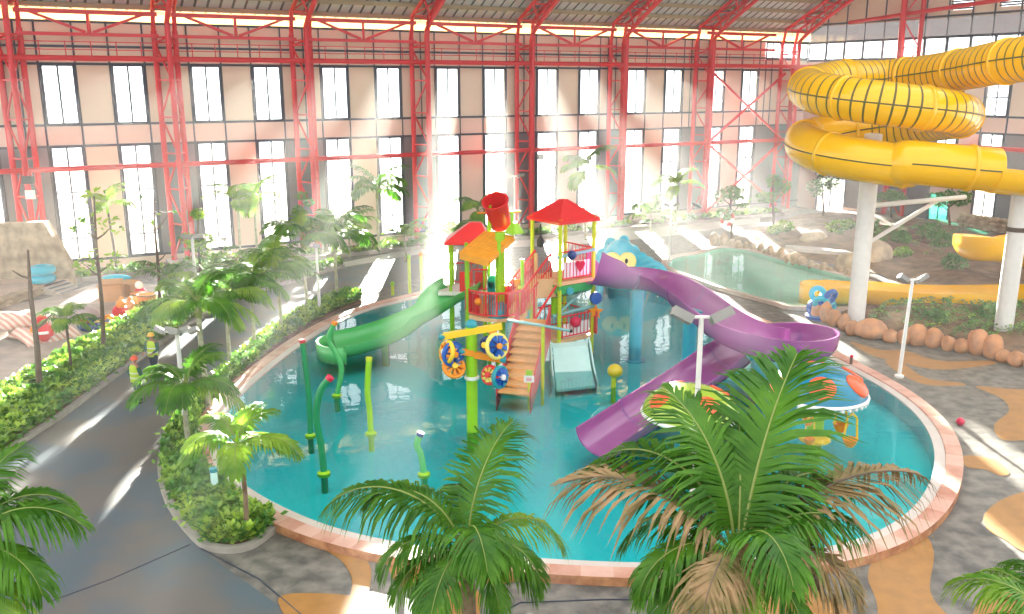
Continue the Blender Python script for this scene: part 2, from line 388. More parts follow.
bed = [(205,547),(228,552),(248,549),(262,541),(276,529),(258,517),(238,505)] + [(222,492),(203,468),(198,440),(203,415),(216,400),(238,379),(258,364),(284,343),(310,327),(340,311),(362,303),(362,297),(340,299),(300,317),(262,342),(230,372),(195,407),(173,432),(163,456),(162,480),(170,505),(187,530)]
bedw = [p for p in gpoly(bed)]
groundcover(bedw, 34000, .5, 'groundcover', 'curved bed of bright low shrubs between pool coping and grey road', [m_leafa, m_leafb], .19)
kerb([(362,296),(340,299),(300,317),(262,342),(230,372),(195,407),(173,432),(163,456),(162,480),(170,505),(187,530),(205,547),(228,552),(248,549),(262,541),(276,529)], 'kerb_strip')
# planting strip at the foot of the back wall
wb = [W(-3, 2.35, 0), W(-3, 3.6, 0), W(22, 3.6, 0), W(31, 3.4, 0), W(60, 3.4, 0), W(60, 2.35, 0)]
struct(MB().prism([W(-3, .2, 0), W(-3, 2.3, 0), W(60, 2.3, 0), W(60, .2, 0)], 0, .06).build('planting_bed_soil', m_soil))
groundcover(wb, 7000, .5, 'groundcover', 'patchy low plants in the strip below the tall windows', [m_leafa, m_leafb], .3)
kb = MB()
for u in range(-3, 60, 3): kb.bar(W(u, 3.7, .12), W(u + 2.96, 3.7, .12), .2, .26)
struct(kb.build('kerb_strip', m_kerb))

# ---- back wall ----------------------------------------------------------
BAY = 8.57
WIN = []                                   # (u0,u1,z0,z1)
for k in range(-2, 8):
    for a, b_ in ((2.28, 4.14), (6.2, 8.06)):
        u0, u1 = a + BAY * k, b_ + BAY * k
        if u1 > 59.6: continue
        WIN.append((u0, u1, .68, 7.7)); WIN.append((u0, u1, 9.03, 12.55))
CLU = (60.2, UE)                           # clerestory piece next to the corner
def wallgrid(P, us, zs, holes, mats, pick, thick=.3):
    b = MB()
    for i in range(len(us) - 1):
        for j in range(len(zs) - 1):
            u0, u1, z0, z1 = us[i], us[i + 1], zs[j], zs[j + 1]; cu, cz = (u0 + u1) / 2, (z0 + z1) / 2
            if any(h[0] < cu < h[1] and h[2] < cz < h[3] for h in holes): continue
            b.cur = pick(cu, cz)
            b.obox((P(u0, -.15, cz) + P(u1, -.15, cz)) / 2, (P(u1, 0, 0) - P(u0, 0, 0)) / 2, (P(0, 0, 0) - P(0, .3, 0)) / 2, V((0, 0, (z1 - z0) / 2)))
    return b
us = sorted(set([-18.0, UE, 60.2] + [w[0] for w in WIN] + [w[1] for w in WIN])); zs = [0, .68, 7.7, 9.03, 12.55, 13.45, 15.05]
holes = WIN + [(60.2, UE, 13.45, 15.05)]
def pickb(u, z):
    m = (u - 0) % BAY
    if .68 < z < 7.7 and (m > 8.06 or m < 2.28): return 1
    if u > 59.7 and z < 7.7: return 1
    if 7.7 < z < 9.03 or (.68 < z < 7.7 and int(u * 3) % 3): return 2
    return 0
struct(wallgrid(W, us, zs, holes, None, pickb).build('wall_back', [m_beige, m_dark, m_pink]))
cm = MB().obox(W(22, -.15, 15.42), DU * 43.7, DN * .1, V((0, 0, .36))); struct(cm.build('wall_back_soffit', m_cream))
def window(i, P, u0, u1, z0, z1, pane_mat, nm='window_%d', bars=(), sgn=1):
    f = MB(); w = .09
    for u in (u0 + w / 2, u1 - w / 2): f.bar(P(u, .02, z0), P(u, .02, z1), w, .14)
    for z in (z0 + w / 2, z1 - w / 2): f.bar(P(u0, .02, z), P(u1, .02, z), .14, w)
    f.bar(P((u0 + u1) / 2, .02, z0), P((u0 + u1) / 2, .02, z1), .07, .1)
    for z in bars: f.bar(P(u0, .02, z), P(u1, .02, z), .1, .09)
    fr = struct(f.build(nm % i, m_mull, origin=P((u0 + u1) / 2, 0, z0)))
    p = MB().obox((P(u0, -.05, (z0 + z1) / 2) + P(u1, -.05, (z0 + z1) / 2)) / 2, (P(u1, 0, 0) - P(u0, 0, 0)) / 2, (P(0, 0, 0) - P(0, .012, 0)) / 2, V((0, 0, (z1 - z0) / 2)))
    po = p.build('pane', pane_mat, fr); po['kind'] = 'structure'
wi = 1
for (u0, u1, z0, z1) in WIN:
    window(wi, W, u0, u1, z0, z1, m_glass, bars=(2.05, 4.9) if z0 < 5 else ()); wi += 1
# dark grid of cover strips on the panels
gm = MB()
for k in range(-2, 8):
    for m in (.35, 1.1, 2.2, 4.2, 6.12, 8.14):
        u = m + BAY * k
        if u > UE - .2 or u < -17: continue
        lo = 7.7 if m in (.35, 1.1) else .68
        gm.bar(W(u, .03, lo), W(u, .03, 15.05), .13, .07)
for z in (.62, 7.72, 9.0, 12.6, 13.62, 15.05): gm.bar(W(-17.8, .04, z), W(UE, .04, z), .07, .14)
struct(gm.build('trim_1', m_mull))
# ---- end wall -----------------------------------------------------------
EWIN = []
for t0 in (2.0, 6.2, 10.3, 14.15, 18.0, 22.2, 26.1):
    if t0 not in (10.3, 22.2): EWIN.append((t0, t0 + 1.9, 9.03, 12.5))
    if t0 == 14.15: EWIN += [(t0, t0 + 1.9, 4.2, 7.75), (t0, t0 + 1.9, .6, 2.75)]
    elif t0 == 18.0: EWIN += [(t0, t0 + 1.9, 1.1, 3.6), (t0, t0 + 1.9, 4.2, 7.75)]
    elif t0 == 26.1: EWIN.append((t0, t0 + 1.9, .68, 7.75))
DOOR = (2.3, 5.6, 0, 3.1)
CLE = (0, 34, 13.45, 16.42)
LOUV = [(14.2, 16.1, 16.95, 18.6), (18.2, 20.1, 16.95, 18.6), (22.2, 24.1, 16.95, 18.6)]
ts = sorted(set([0, 34, DOOR[0], DOOR[1]] + [a for w in EWIN + LOUV for a in w[:2]])); tz = sorted(set([0, .6, .68, 1.1, 2.75, 3.1, 3.6, 4.2, 7.75, 9.03, 12.5, 13.45, 16.42, 16.95, 18.6]))
def picke(t, z):
    if .6 < z < 7.7 and (5.6 < t < 14.15 or 16.05 < t < 17.9 or 19.95 < t < 26): return 1 if not 16 < t < 18 else 2
    return 2 if z < 9 else 0
struct(wallgrid(EW, ts, tz, EWIN + [DOOR, CLE] + LOUV, None, picke).build('wall_right', [m_beige, m_dark, m_pink]))
gb = MB(); gb.cur = 0                                                  # gable above
gb.poly([EW(0, -.15, 18.6), EW(34, -.15, 18.6), EW(34, -.15, 33)] + [EW(5.4, -.15, 18.7)]); struct(gb.build('wall_right_gable', m_beige))
for (t0, t1, z0, z1) in EWIN:
    window(wi, EW, t0, t1, z0, z1, m_tealglass if (t0 == 14.15 and z0 < 1) else m_glass, bars=() if z1 - z0 < 3 else (z0 + 1.4,)); wi += 1
for (t0, t1, z0, z1) in LOUV:
    b = MB()
    for j in range(9): b.obox((EW(t0, -.1, z0 + .1 + j * .18) + EW(t1, -.1, z0 + .1 + j * .18)) / 2, (EW(t1, 0, 0) - EW(t0, 0, 0)) / 2, DU * .08, V((0, 0, .06)))
    struct(b.build('window_%d' % wi, m_mull)); wi += 1
# clerestory glazing strips (end wall and the corner piece of the back wall)
for P, a0, a1, st in ((EW, 0.1, 34, 2.02), (W, 60.25, UE - .1, 1.75)):
    a = a0
    while a < a1 - .3:
        b1 = min(a + st, a1); f = MB()
        for u in (a + .05, b1 - .05): f.bar(P(u, .03, 13.45), P(u, .03, 15), .12, .12)
        for z in (13.5, 14.93): f.bar(P(a, .03, z), P(b1, .03, z), .12, .1)
        fr = struct(f.build('window_%d' % wi, m_mull, origin=P(a, 0, 13.45))); wi += 1
        p = MB().obox((P(a, -.05, 14.2) + P(b1, -.05, 14.2)) / 2, (P(b1, 0, 0) - P(a, 0, 0)) / 2, (P(0, 0, 0) - P(0, .012, 0)) / 2, V((0, 0, .74)))
        struct(p.build('pane', m_glass, fr))
        if P is EW:
            fr.data.name = 'window'
            p = MB().obox((P(a, -.05, 15.7) + P(b1, -.05, 15.7)) / 2, (P(b1, 0, 0) - P(a, 0, 0)) / 2, (P(0, 0, 0) - P(0, .012, 0)) / 2, V((0, 0, .72))); struct(p.build('pane', m_gglass, fr))
        a = b1
gm = MB()
for t in (2.1, 4.2, 6.2, 8.2, 10.1, 12.1, 14.1, 16.15, 17.95, 20.0, 22.1, 24.2, 26, 28.1, 30.1, 32.1): gm.bar(EW(t, .03, 3.2), EW(t, .03, 18.5), .13, .07)
for z in (7.75, 9.0, 12.55, 13.4, 15.0, 16.55): gm.bar(EW(0, .04, z), EW(34, .04, z), .07, .15)
struct(gm.build('trim_2', m_mull))
b = MB()
for t in (2.35, 3.95, 5.55): b.bar(EW(t, 0, 0), EW(t, 0, 3.1), .12, .12)
b.bar(EW(2.3, 0, 3.04), EW(5.6, 0, 3.04), .12, .12)
dr = struct(b.build('door_1', m_mull)); struct(MB().obox(EW(3.95, -.05, 1.55), DN * 1.6, DU * .01, V((0, 0, 1.5))).build('pane', m_glass, dr))

# ---- roof ---------------------------------------------------------------
RS = .5
def RF(u, t, dz=0): return W(u, t, 15.95 + RS * t + dz)
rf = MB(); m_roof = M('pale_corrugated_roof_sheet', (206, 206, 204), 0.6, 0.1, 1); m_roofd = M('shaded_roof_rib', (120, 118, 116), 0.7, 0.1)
u = -19.0
while u < UE + .3:
    rf.cur = 0; rf.quad(RF(u, -.6), RF(u + .62, -.6), RF(u + .62, 34), RF(u, 34))
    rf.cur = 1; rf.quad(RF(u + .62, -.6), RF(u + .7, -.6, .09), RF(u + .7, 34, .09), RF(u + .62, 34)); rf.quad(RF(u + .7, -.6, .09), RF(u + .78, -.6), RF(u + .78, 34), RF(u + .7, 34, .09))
    u += .78
struct(rf.build('ceiling', [m_roof, m_roofd], fix=False))
pu = MB(); m_purl = M('tan_purlin', (158, 138, 108), 0.7, 0.1)
for k in range(24): pu.obox(RF(23.2, .35 + k * 1.42, -.16), DU * 42, DN * .1, V((0, 0, .14)))
struct(pu.build('ceiling_beam', m_purl))

# ---- red lattice columns, roof trusses, girts ---------------------------
ords = ['first', 'second', 'third', 'fourth', 'fifth', 'sixth', 'seventh', 'eighth']
def lattice(b, A, B, za, zb, step, w):          # zig-zag between two vertical lines
    z = za; k = 0
    while z < zb - .2:
        z2 = min(z + step, zb); p, q = (A, B) if k % 2 == 0 else (B, A)
        b.bar(p(z), q(z2), w); b.bar(A(z2), B(z2), w); z = z2; k += 1
for k in range(8):
    uc = .82 + BAY * k + (0.0 if k < 6 else .35 * (k - 5))
    if k == 7: uc = 62.4
    cl = thing('lattice_column', W(uc, 1.1, 0), 'red lattice steel column, %s from the left end of the tall window wall' % ords[k] if k < 7 else 'red lattice steel column in the corner behind the yellow tube slide', 'column', 'red lattice columns of the window wall')
    wdt = .62 if k < 6 else .75
    A = lambda z: W(uc - wdt, .55, z); B = lambda z: W(uc + wdt, .55, z); C = lambda z: W(uc, 1.85, z)
    for fn in (A, B, C): MB().tube([fn(0), fn(14.6)], .17, 10).build('chord', m_red, cl, True)
    br = MB(); lattice(br, A, C, .4, 14.2, 2.25, .09); lattice(br, B, C, .4, 14.2, 2.25, .09); br.build('bracing', m_red, cl)
    bp = MB().obox(W(uc, 1.1, .12), DU * 1.1, DN * 1.15, V((0, 0, .12))); bp.build('base_plate', m_kerb, cl)
    # roof truss
    tr = thing('roof_truss', W(uc, 1.1, 14.6), ('red roof truss rising from the %s lattice column' % ords[k]) if k < 7 else 'red roof truss above the corner column by the gable wall', 'truss', 'red roof trusses')
    A2 = lambda t: W(uc - wdt, t, 15.6 + RS * t) if t > .7 else W(uc - wdt, .55, 14.6); B2 = lambda t: W(uc + wdt, t, 15.6 + RS * t) if t > .7 else W(uc + wdt, .55, 14.6)
    C2 = lambda t: W(uc, 1.85 + max(0, t - 1) * .96, 14.5 + (t - 0) * .5 + min(t, 3) * .12 - .0)
    tl = [.55, .9, 2, 4, 6, 8, 12, 16, 20, 26, 33]
    for fn in (A2, B2): MB().tube([fn(t) for t in tl], .14, 8).build('top_chord', m_red, tr, True)
    MB().tube([W(uc, 1.85, 14.4)] + [C2(t) for t in tl[1:]], .17, 8).build('bottom_chord', m_red, tr, True)
    br = MB(); t = .9; q = 0
    while t < 32:
        for fn in (A2, B2):
            br.bar(fn(t), C2(t + 1.0), .1); br.bar(C2(t + 1.0), fn(t + 2.0), .1)
        br.bar(A2(t), B2(t + 2.0), .09); br.bar(A2(t), B2(t), .09); t += 2.0
    br.build('bracing', m_red, tr)
def beam(name, pts, r, label, cat='beam'):
    return tag(MB().tube(pts, r, 10).build(name, m_red, None, True, origin=pts[0]), label, cat)
beam('steel_beam', [W(-18, 1.3, 12.9), W(UE - 1, 1.3, 12.9)], .17, 'long red horizontal tube just above the upper row of windows')
beam('steel_beam', [W(-18, 1.5, 6.48), W(UE - 1, 1.5, 6.48)], .16, 'long red horizontal tube crossing the lower tall windows')
beam('steel_beam', [EW(1, 1.2, 6.75), EW(33, 1.2, 6.75)], .17, 'red horizontal tube on the end wall behind the yellow slide')
beam('steel_beam', [EW(1, 1.2, 12.95), EW(33, 1.2, 12.95)], .12, 'thin red tube under the clerestory of the end wall')
beam('steel_beam', [EW(5.3, 1.0, 16.5), EW(33, 1.0, 18.2)], .16, 'red tube sloping across the beige gable of the end wall')
for k in range(-1, 7):
    ua = .82 + BAY * k + 1.2; ub = .82 + BAY * (k + 1) - 1.2; um = (ua + ub) / 2
    nm = 'red eaves truss and rails between the %s and %s columns' % (ords[k], ords[k + 1]) if k >= 0 else 'red eaves truss and rails at the far left edge, outside the first column'
    tr = thing('eaves_truss', W(um, .8, 14.3), nm, 'truss', 'eaves trusses between the columns')
    MB().bar(W(ua - .8, .9, 15.55), W(ub + .8, .9, 15.55), .2, .24).build('top_chord', m_red, tr)
    MB().bar(W(ua - .8, .9, 14.28), W(ub + .8, .9, 14.28), .16, .2).build('bottom_chord', m_red, tr)
    wb_ = MB().bar(W(ua, .9, 15.5), W(um - .2, .9, 14.4), .16).bar(W(ub, .9, 15.5), W(um + .2, .9, 14.4), .16).bar(W(um, .9, 15.5), W(um, .9, 14.3), .16); wb_.build('web_bar', m_red, tr)
    rl = MB()
    for z in (13.85, 13.4): rl.bar(W(ua - .5, 1.0, z), W(ub + .5, 1.0, z), .06)
    for j in range(5):
        uu = ua + .3 + (ub - ua - .6) * j / 4
        rl.bar(W(uu, 1.0, 12.95), W(uu, 1.0, 13.9), .05)
    rl.build('guard_rail', m_red, tr)
# cross bracing in the last bay
xb = thing('cross_bracing', W(57.5, 1, 6.6), 'large red diagonal cross bracing in the last bay before the corner', 'bracing')
MB().bar(W(53.4, 1, 12.3), W(61.8, 1, 6.6), .17).build('diagonal', m_red, xb); MB().bar(W(61.8, 1, 12.3), W(53.4, 1, 6.6), .17).build('diagonal', m_red, xb)
xb = thing('cross_bracing', W(57.5, 1, .4), 'large red diagonal cross bracing low in the last bay, behind the trees', 'bracing')
MB().bar(W(53.4, 1, 6.2), W(61.8, 1, .5), .17).build('diagonal', m_red, xb); MB().bar(W(61.8, 1, 6.2), W(53.4, 1, .5), .17).build('diagonal', m_red, xb)
# end wall column
ec = thing('lattice_column', EW(11.2, 1, 0), 'red lattice steel column standing against the end wall above the yellow slide', 'column')
A = lambda z: EW(10.4, .5, z); B = lambda z: EW(12.1, .5, z); C = lambda z: EW(11.2, 1.7, z)
for fn in (A, B, C): MB().tube([fn(0), fn(20.5)], .18, 10).build('chord', m_red, ec, True)
br = MB(); lattice(br, A, C, .4, 20, 2.3, .1); lattice(br, B, C, .4, 20, 2.3, .1); br.build('bracing', m_red, ec)
#NEXT
# ================================================================== PLANTS
def frond_mesh(name, L, phi0, bend, n, leafL, leafW, droop, mats, seed, ragged=.1, petiole=.12):
    rg = random.Random(seed); b = MB(); N = 26; pts = []; p = V((0, 0, 0)); tang = []
    for i in range(N + 1):
        s_ = i / N; ph = phi0 - bend * s_ ** 1.25; t = V((cos(ph), 0, sin(ph)))
        pts.append(p.copy()); tang.append(t); p = p + t * (L / N)
    b.cur = 1; b.tube(pts, [max(.008, .032 * L / 3 * (1 - .8 * i / N)) for i in range(N + 1)], 6)
    b.cur = 0
    for sd in (-1, 1):
        for k in range(n):
            s_ = petiole + (1 - petiole) * (k + .5) / n; fi = s_ * N; i = min(int(fi), N - 1); f = fi - i
            base = pts[i].lerp(pts[i + 1], f); t = tang[i].lerp(tang[i + 1], f).normalized(); nrm = t.cross(V((0, 1, 0))) * -1
            if nrm.z < 0 and t.x > 0: nrm = -nrm
            x = (s_ - petiole) / (1 - petiole); ll = leafL * (sin(pi * (.16 + .8 * x)) ** .7) * rg.uniform(1 - ragged, 1 + ragged)
            fw = .35 + .75 * x + rg.uniform(-.12, .12)
            d = (V((0, sd, 0)) * cos(fw) + t * sin(fw) + nrm * (.22 + rg.uniform(-.1, .1))).normalized()
            w = leafW * (.75 + .35 * sin(pi * x)); wv = (t - d * t.dot(d)).normalized() * w / 2
            m1 = base + d * ll * .4 + V((0, 0, -1)) * ll * droop * .12
            d2 = (d + V((0, 0, -1)) * droop * (1 + rg.uniform(-.25, .25))).normalized(); m2 = m1 + d2 * ll * .35
            d3 = (d2 + V((0, 0, -1)) * droop * 1.1).normalized(); tip = m2 + d3 * ll * .3
            q = len(b.v); b.v += [base - wv * .6, base + wv * .6, m1 - wv, m1 + wv, m2 - wv * .75, m2 + wv * .75, tip]
            b.face((q, q + 1, q + 3, q + 2)); b.face((q + 2, q + 3, q + 5, q + 4)); b.face((q + 4, q + 5, q + 6))
    me = bpy.data.meshes.new(name); me.from_pydata([tuple(v) for v in b.v], [], b.f)
    for m in mats: me.materials.append(m)
    me.polygons.foreach_set('material_index', b.mi)
    return me
FR = {}
def frond_kind(kind, col):
    key = (kind, col)
    if key in FR: return FR[key]
    phi, bend, dr = kind; mats = {'g': [m_frond, m_rachis], 'y': [m_frondy, m_rachis], 'd': [m_dry, m_bark]}[col]
    FR[key] = frond_mesh('frond', 3.0, R(phi), R(bend), 68, 1.22, .058, dr * 1.4, mats, len(FR) + 3, .18 if col != 'd' else .35); return FR[key]
FS = {}
def frond_small(i, col='g'):
    key = (i, col)
    if key not in FS:
        phi, bend, dr = [(78, 95, .5), (58, 105, .6), (36, 95, .7), (12, 75, .8)][i]
        FS[key] = frond_mesh('frond', 2.0, R(phi), R(bend), 32, .66, .07, dr * 1.1, [m_frond if col == 'g' else m_frondy, m_rachis], 40 + i, .15, .16)
    return FS[key]
def add_frond(root, me, yaw, scale, off):
    o = bpy.data.objects.new('frond', me); COL.objects.link(o); o.parent = root; o.location = off
    o.rotation_euler = (0, 0, yaw); o.scale = (scale,) * 3; return o
def trunk(root, base, top, r0, r1, mat, lean=.12):
    b = MB(); pts = []; rr = []; N = 22
    for i in range(N + 1):
        t = i / N; p = base.lerp(top, t) + V((sin(t * pi) * lean, sin(t * 2.2) * lean * .5, 0)); pts.append(p); rr.append((r0 * (1 - t) + r1 * t) * (1.0 + .05 * (i % 2)) * (1.35 - .35 * min(1, t * 7)))
    b.tube(pts, rr, 12).build('trunk', mat, root, True); return pts[-1]
# two big coconut palms on the near deck
def big_palm(base, top, r, label, specs):
    root = thing('coconut_palm', base, label, 'palm', 'large coconut palms on the near deck')
    trunk(root, base, top, r, r * .8, m_trunk, .08)
    MB().lathe(top - V((0, 0, .35)), [(r * .8, 0), (r * 1.5, .2), (r * 1.3, .45), (.04, .75)], 12).build('crown_shaft', m_dry, root, True)
    for yaw, kind, col, sc in specs:
        add_frond(root, frond_kind(kind, col), R(yaw), sc, top - base + V((cos(R(yaw)) * .08, sin(R(yaw)) * .08, .05)))
tA = AT(465, 548, 14.6); bA = V((tA.x - .05, 14.5, 0))
K1, K2, K3, K4, K5 = (62, 112, .75), (80, 70, .45), (40, 120, .8), (12, 95, .9), (70, 130, .6)
big_palm(bA, tA, .15, 'coconut palm on the near deck whose trunk stands at the bottom, before the wavy poles', [
    (172, K1, 'g', .98), (160, K5, 'g', .8), (58, K2, 'g', .85), (20, K3, 'y', .72), (-75, K5, 'g', .72), (200, K3, 'g', .6), (-20, K4, 'g', .55), (-110, K4, 'g', .62), (-150, K4, 'g', .55), (100, K1, 'g', .62), (-60, K4, 'g', .5), (330, K3, 'g', .6), (235, K4, 'g', .5)])
tB = AT(738, 556, 12.6); bB = V((tB.x, 12.5, 0))
K6, K7, K8 = (52, 78, .5), (74, 44, .3), (46, 66, .7)
big_palm(bB, tB, .16, 'largest coconut palm on the near deck, with several dry brown fronds', [
    (168, K6, 'd', 1.02), (142, K5, 'g', 1.12), (122, K2, 'g', 1.0), (98, K5, 'g', .9), (53, K7, 'g', 1.14), (14, K8, 'd', 1.12), (30, K5, 'g', .9), (-8, K1, 'g', .72), (-30, K3, 'd', .7), (-80, K5, 'g', .72), (-120, K3, 'd', .68), (-150, K4, 'g', .6), (200, K3, 'g', .66), (185, K4, 'g', .62), (-60, K4, 'g', .56), (-100, K4, 'y', .5), (40, K3, 'g', .72), (150, K3, 'g', .72), (-10, K4, 'd', .6), (80, K2, 'g', .8)])
tC = AT(-42, 560, 13.5)
big_palm(V((tC.x, 13.5, 0)), tC, .15, 'palm mostly outside the frame at the lower corner of the road, fronds reaching in', [
    (5, K1, 'g', .8), (30, K5, 'g', .75), (-20, K3, 'g', .7), (-40, K4, 'y', .75), (60, K2, 'g', .7), (150, K1, 'g', .8), (220, K3, 'g', .7), (100, K1, 'g', .7), (-75, K3, 'y', .8)])
tD = AT(1062, 640, 12.0)
big_palm(V((tD.x, 12.0, 0)), tD, .15, 'palm below the lower corner of the frame beside the ochre floor patches', [
    (150, K1, 'y', .62), (120, K1, 'y', .55), (180, K3, 'g', .6), (60, K1, 'g', .7), (0, K3, 'g', .7), (-90, K3, 'g', .7), (90, K5, 'g', .6)])
# smaller palms
def palm(base, top, label, sc=1.0, n=11, col='g', r=.09, mat=None, name='fan_palm', seed=0, group='slender palms in the planting strips', shaft=True):
    root = thing('slender_palm', base, label, 'palm', group); rg = random.Random(seed)
    trunk(root, base, top, r, r * .75, mat or m_ptrunk, rg.uniform(-.08, .08))
    if shaft: MB().lathe(top - V((0, 0, .5)), [(r * .8, 0), (r * 1.1, .15), (r * .8, .6), (.02, .95)], 10).build('crown_shaft', m_lime if col == 'y' else m_rachis, root, True)
    for k in range(n):
        yaw = 2 * pi * k / n * 2.4 + rg.uniform(-.3, .3); i = [0, 1, 1, 2, 2, 3][k % 6] if n > 6 else [0, 1, 2][k % 3]
        add_frond(root, frond_small(i, col if rg.random() < .75 else 'y'), yaw, sc * rg.uniform(.85, 1.12), top - base + V((0, 0, .05)))
def PP(bx, by, cx, cy, *a, **k):
    b = G(bx, by); t = AT(cx, cy, b.y); palm(b, t, *a, **k)
PP(190, 452, 186, 388, 'palm nearest the workers in the poolside bed, fronds hiding one worker', .98, 12, seed=1)
PP(246, 540, 238, 447, 'bright feathery palm at the near tip of the poolside bed', .85, 12, 'y', .07, m_trunk, seed=2)
PP(210, 412, 198, 306, 'tall palm in the poolside bed behind the many-headed lamp post', 1.05, 13, seed=3, r=.11)
PP(231, 372, 227, 296, 'palm in the poolside bed, third along from the near tip', .95, 12, seed=4)
PP(255, 352, 250, 282, 'palm in the poolside bed, fourth along from the near tip', 1.1, 12, seed=5)
PP(281, 337, 276, 268, 'palm in the poolside bed, fifth along from the near tip', 1.1, 11, seed=6)
PP(308, 312, 303, 240, 'palm in the poolside bed beside the short white lamp post', 1.35, 11, seed=7)
PP(338, 302, 335, 238, 'last palm at the far end of the poolside bed', 1.35, 11, seed=8)
PP(379, 252, 377, 192, 'tall palm with a full crown before the beige panel of the fourth bay', 1.45, 10, seed=9, r=.1)
PP(118, 276, 107, 206, 'thin palm before the window wall behind the stone steps', .95, 6, 'y', .08, m_bark, seed=10)
PP(258, 267, 254, 198, 'thin palm with a bright crown before the second bay windows', 1.25, 7, 'y', .08, seed=11)
PP(241, 269, 238, 204, 'palm with tiers of yellow-green fronds before the second bay windows', 1.2, 9, 'y', .08, seed=12)
PP(586, 240, 584, 172, 'slim palm behind the red pyramid roof', 1.5, 7, 'g', .09, seed=14)
PP(480, 250, 478, 212, 'palm half hidden behind the red tipping bucket', 1.2, 7, 'g', .09, seed=15)
PP(676, 232, 676, 186, 'small palm with yellowish fronds before the seventh column', 1.2, 7, 'y', .08, seed=16)
PP(72, 375, 66, 322, 'small bushy palm with drooping fronds in the hedge near the striped tarpaulin', .62, 12, 'g', .06, m_bark, seed=17, shaft=False)
PP(174, 322, 168, 283, 'short feathery palm at the far side of the hedge', 1.0, 9, 'g', .07, seed=18, shaft=False)
PP(215, 300, 213, 268, 'short dark palm in the hedge near the second column', 1.0, 9, 'g', .07, seed=19, shaft=False)
PP(322, 256, 322, 228, 'low palm at the foot of the third column', 1.1, 8, 'g', .07, seed=20, shaft=False)
PP(350, 257, 350, 230, 'low palm between the third column and the tall palm', 1.2, 8, 'y', .07, seed=21, shaft=False)
PP(405, 262, 404, 238, 'low bright palm by the path near the mist', 1.0, 8, 'y', .07, seed=22, shaft=False)
PP(452, 262, 452, 238, 'low bright palm just behind the small red hip roof', 1.1, 8, 'y', .07, seed=23, shaft=False)
PP(650, 232, 651, 214, 'low spreading palm at the foot of the sixth bay', 1.3, 8, 'g', .07, seed=24, shaft=False)
def leafblob(c, rad, n, size, rg, sq=(1, 1, .8), b=None):
    b = b or MB()
    for _ in range(n):
        d = V((rg.gauss(0, 1), rg.gauss(0, 1), rg.gauss(0, 1))).normalized() * rad * rg.uniform(.45, 1) ** .6
        p = V(c) + V((d.x * sq[0], d.y * sq[1], d.z * sq[2])); a = V((rg.uniform(-1, 1), rg.uniform(-1, 1), rg.uniform(-.7, .5))).normalized(); e = a.cross(V((rg.uniform(-1, 1), rg.uniform(-1, 1), 1))).normalized()
        s = size * rg.uniform(.6, 1.3); b.quad(p - a * s, p + e * s * .42, p + a * s, p - e * s * .42)
    return b
def tree(bx, by, top_y, cr, label, mat, nb=5, leaves=500, name='broadleaf_tree', lean=0, size=.16, r=.12, barkm=None, group='garden trees'):
    base = G(bx, by); rg = random.Random(bx * 7 + by); top = AT(bx + lean, top_y, base.y); hh = top.z
    root = thing(name, base, label, 'tree', group); b = MB()
    b.tube([base, base.lerp(top, .35) + V((.05, 0, 0)), base.lerp(top, .7) - V((.04, 0, 0)), top], [r, r * .8, r * .6, r * .3], 9)
    ends = [top]
    for k in range(nb):
        s0 = base.lerp(top, rg.uniform(.45, .85)); a = 2 * pi * k / nb + rg.uniform(-.4, .4)
        e = s0 + V((cos(a), sin(a), rg.uniform(.5, 1.1))) * cr * .75; b.tube([s0, s0.lerp(e, .5) + V((0, 0, -.06)), e], [r * .45, r * .3, r * .14], 6); ends.append(e)
    b.build('trunk', barkm or m_bark, root, True)
    if leaves:
        f = MB()
        for e in ends: leafblob(e, cr * .6, leaves // len(ends), size, rg, b=f)
        f.build('foliage', mat, root, fix=False)
m_leafd = M('dusky_green_leaf', (84, 128, 74), 0.5, scale=2, rgb2=(116, 158, 88), transl=0.3)
tree(731, 242, 192, 1.1, 'hazy broadleaf tree behind the life ring at the lagoon corner', m_leafd, leaves=700)
tree(773, 236, 180, 1.0, 'broadleaf tree with yellow tips by the corner column', m_leafd, leaves=600)
tree(823, 222, 184, 1.2, 'round crowned tree before the bright doorway', m_leafd, leaves=800)
tree(891, 226, 196, 1.1, 'dense small tree framed by the white slide post and end wall column', m_leafb, leaves=800)
tree(949, 236, 198, 1.3, 'tree with a rusty trunk before the teal window', m_leafb, leaves=800, barkm=M('rusty_bark', (120, 74, 52), .9, .2, 5))
tree(40, 396, 250, .8, 'bare dark trunk with stubby twigs in the hedge, nearest the camera', m_leafb, nb=3, leaves=0, r=.13, lean=-12, group='sparse young trees in the hedge', name='young_tree')
tree(104, 354, 196, .9, 'slim tree with sparse tiered leaves rising from the hedge', m_leafa, nb=6, leaves=160, r=.1, lean=-10, group='sparse young trees in the hedge', name='young_tree')
tree(160, 314, 196, .9, 'bare forked young tree near the wicker baskets', m_leafa, nb=6, leaves=24, r=.1, lean=-6, group='sparse young trees in the hedge', name='young_tree')
tree(200, 300, 214, .7, 'leafy creeper-covered young tree beside the second column', m_leafa, nb=4, leaves=400, r=.09, lean=-2, group='sparse young trees in the hedge', name='young_tree')
tree(302, 262, 196, .6, 'narrow leafy tree against the third column', m_leafb, nb=3, leaves=350, r=.08, group='sparse young trees in the hedge', name='young_tree')
def shrub(px, py, rad, label, mat, n=260, z=0.0, group='garden shrubs', size=.14):
    c = G(px, py, z); rg = random.Random(int(px * 3 + py)); o = leafblob(c + V((0, 0, rad * .55)), rad, n, size, rg, (1, 1, .75)).build('shrub', mat, origin=c, fix=False); tag(o, label, 'shrub', group); return o
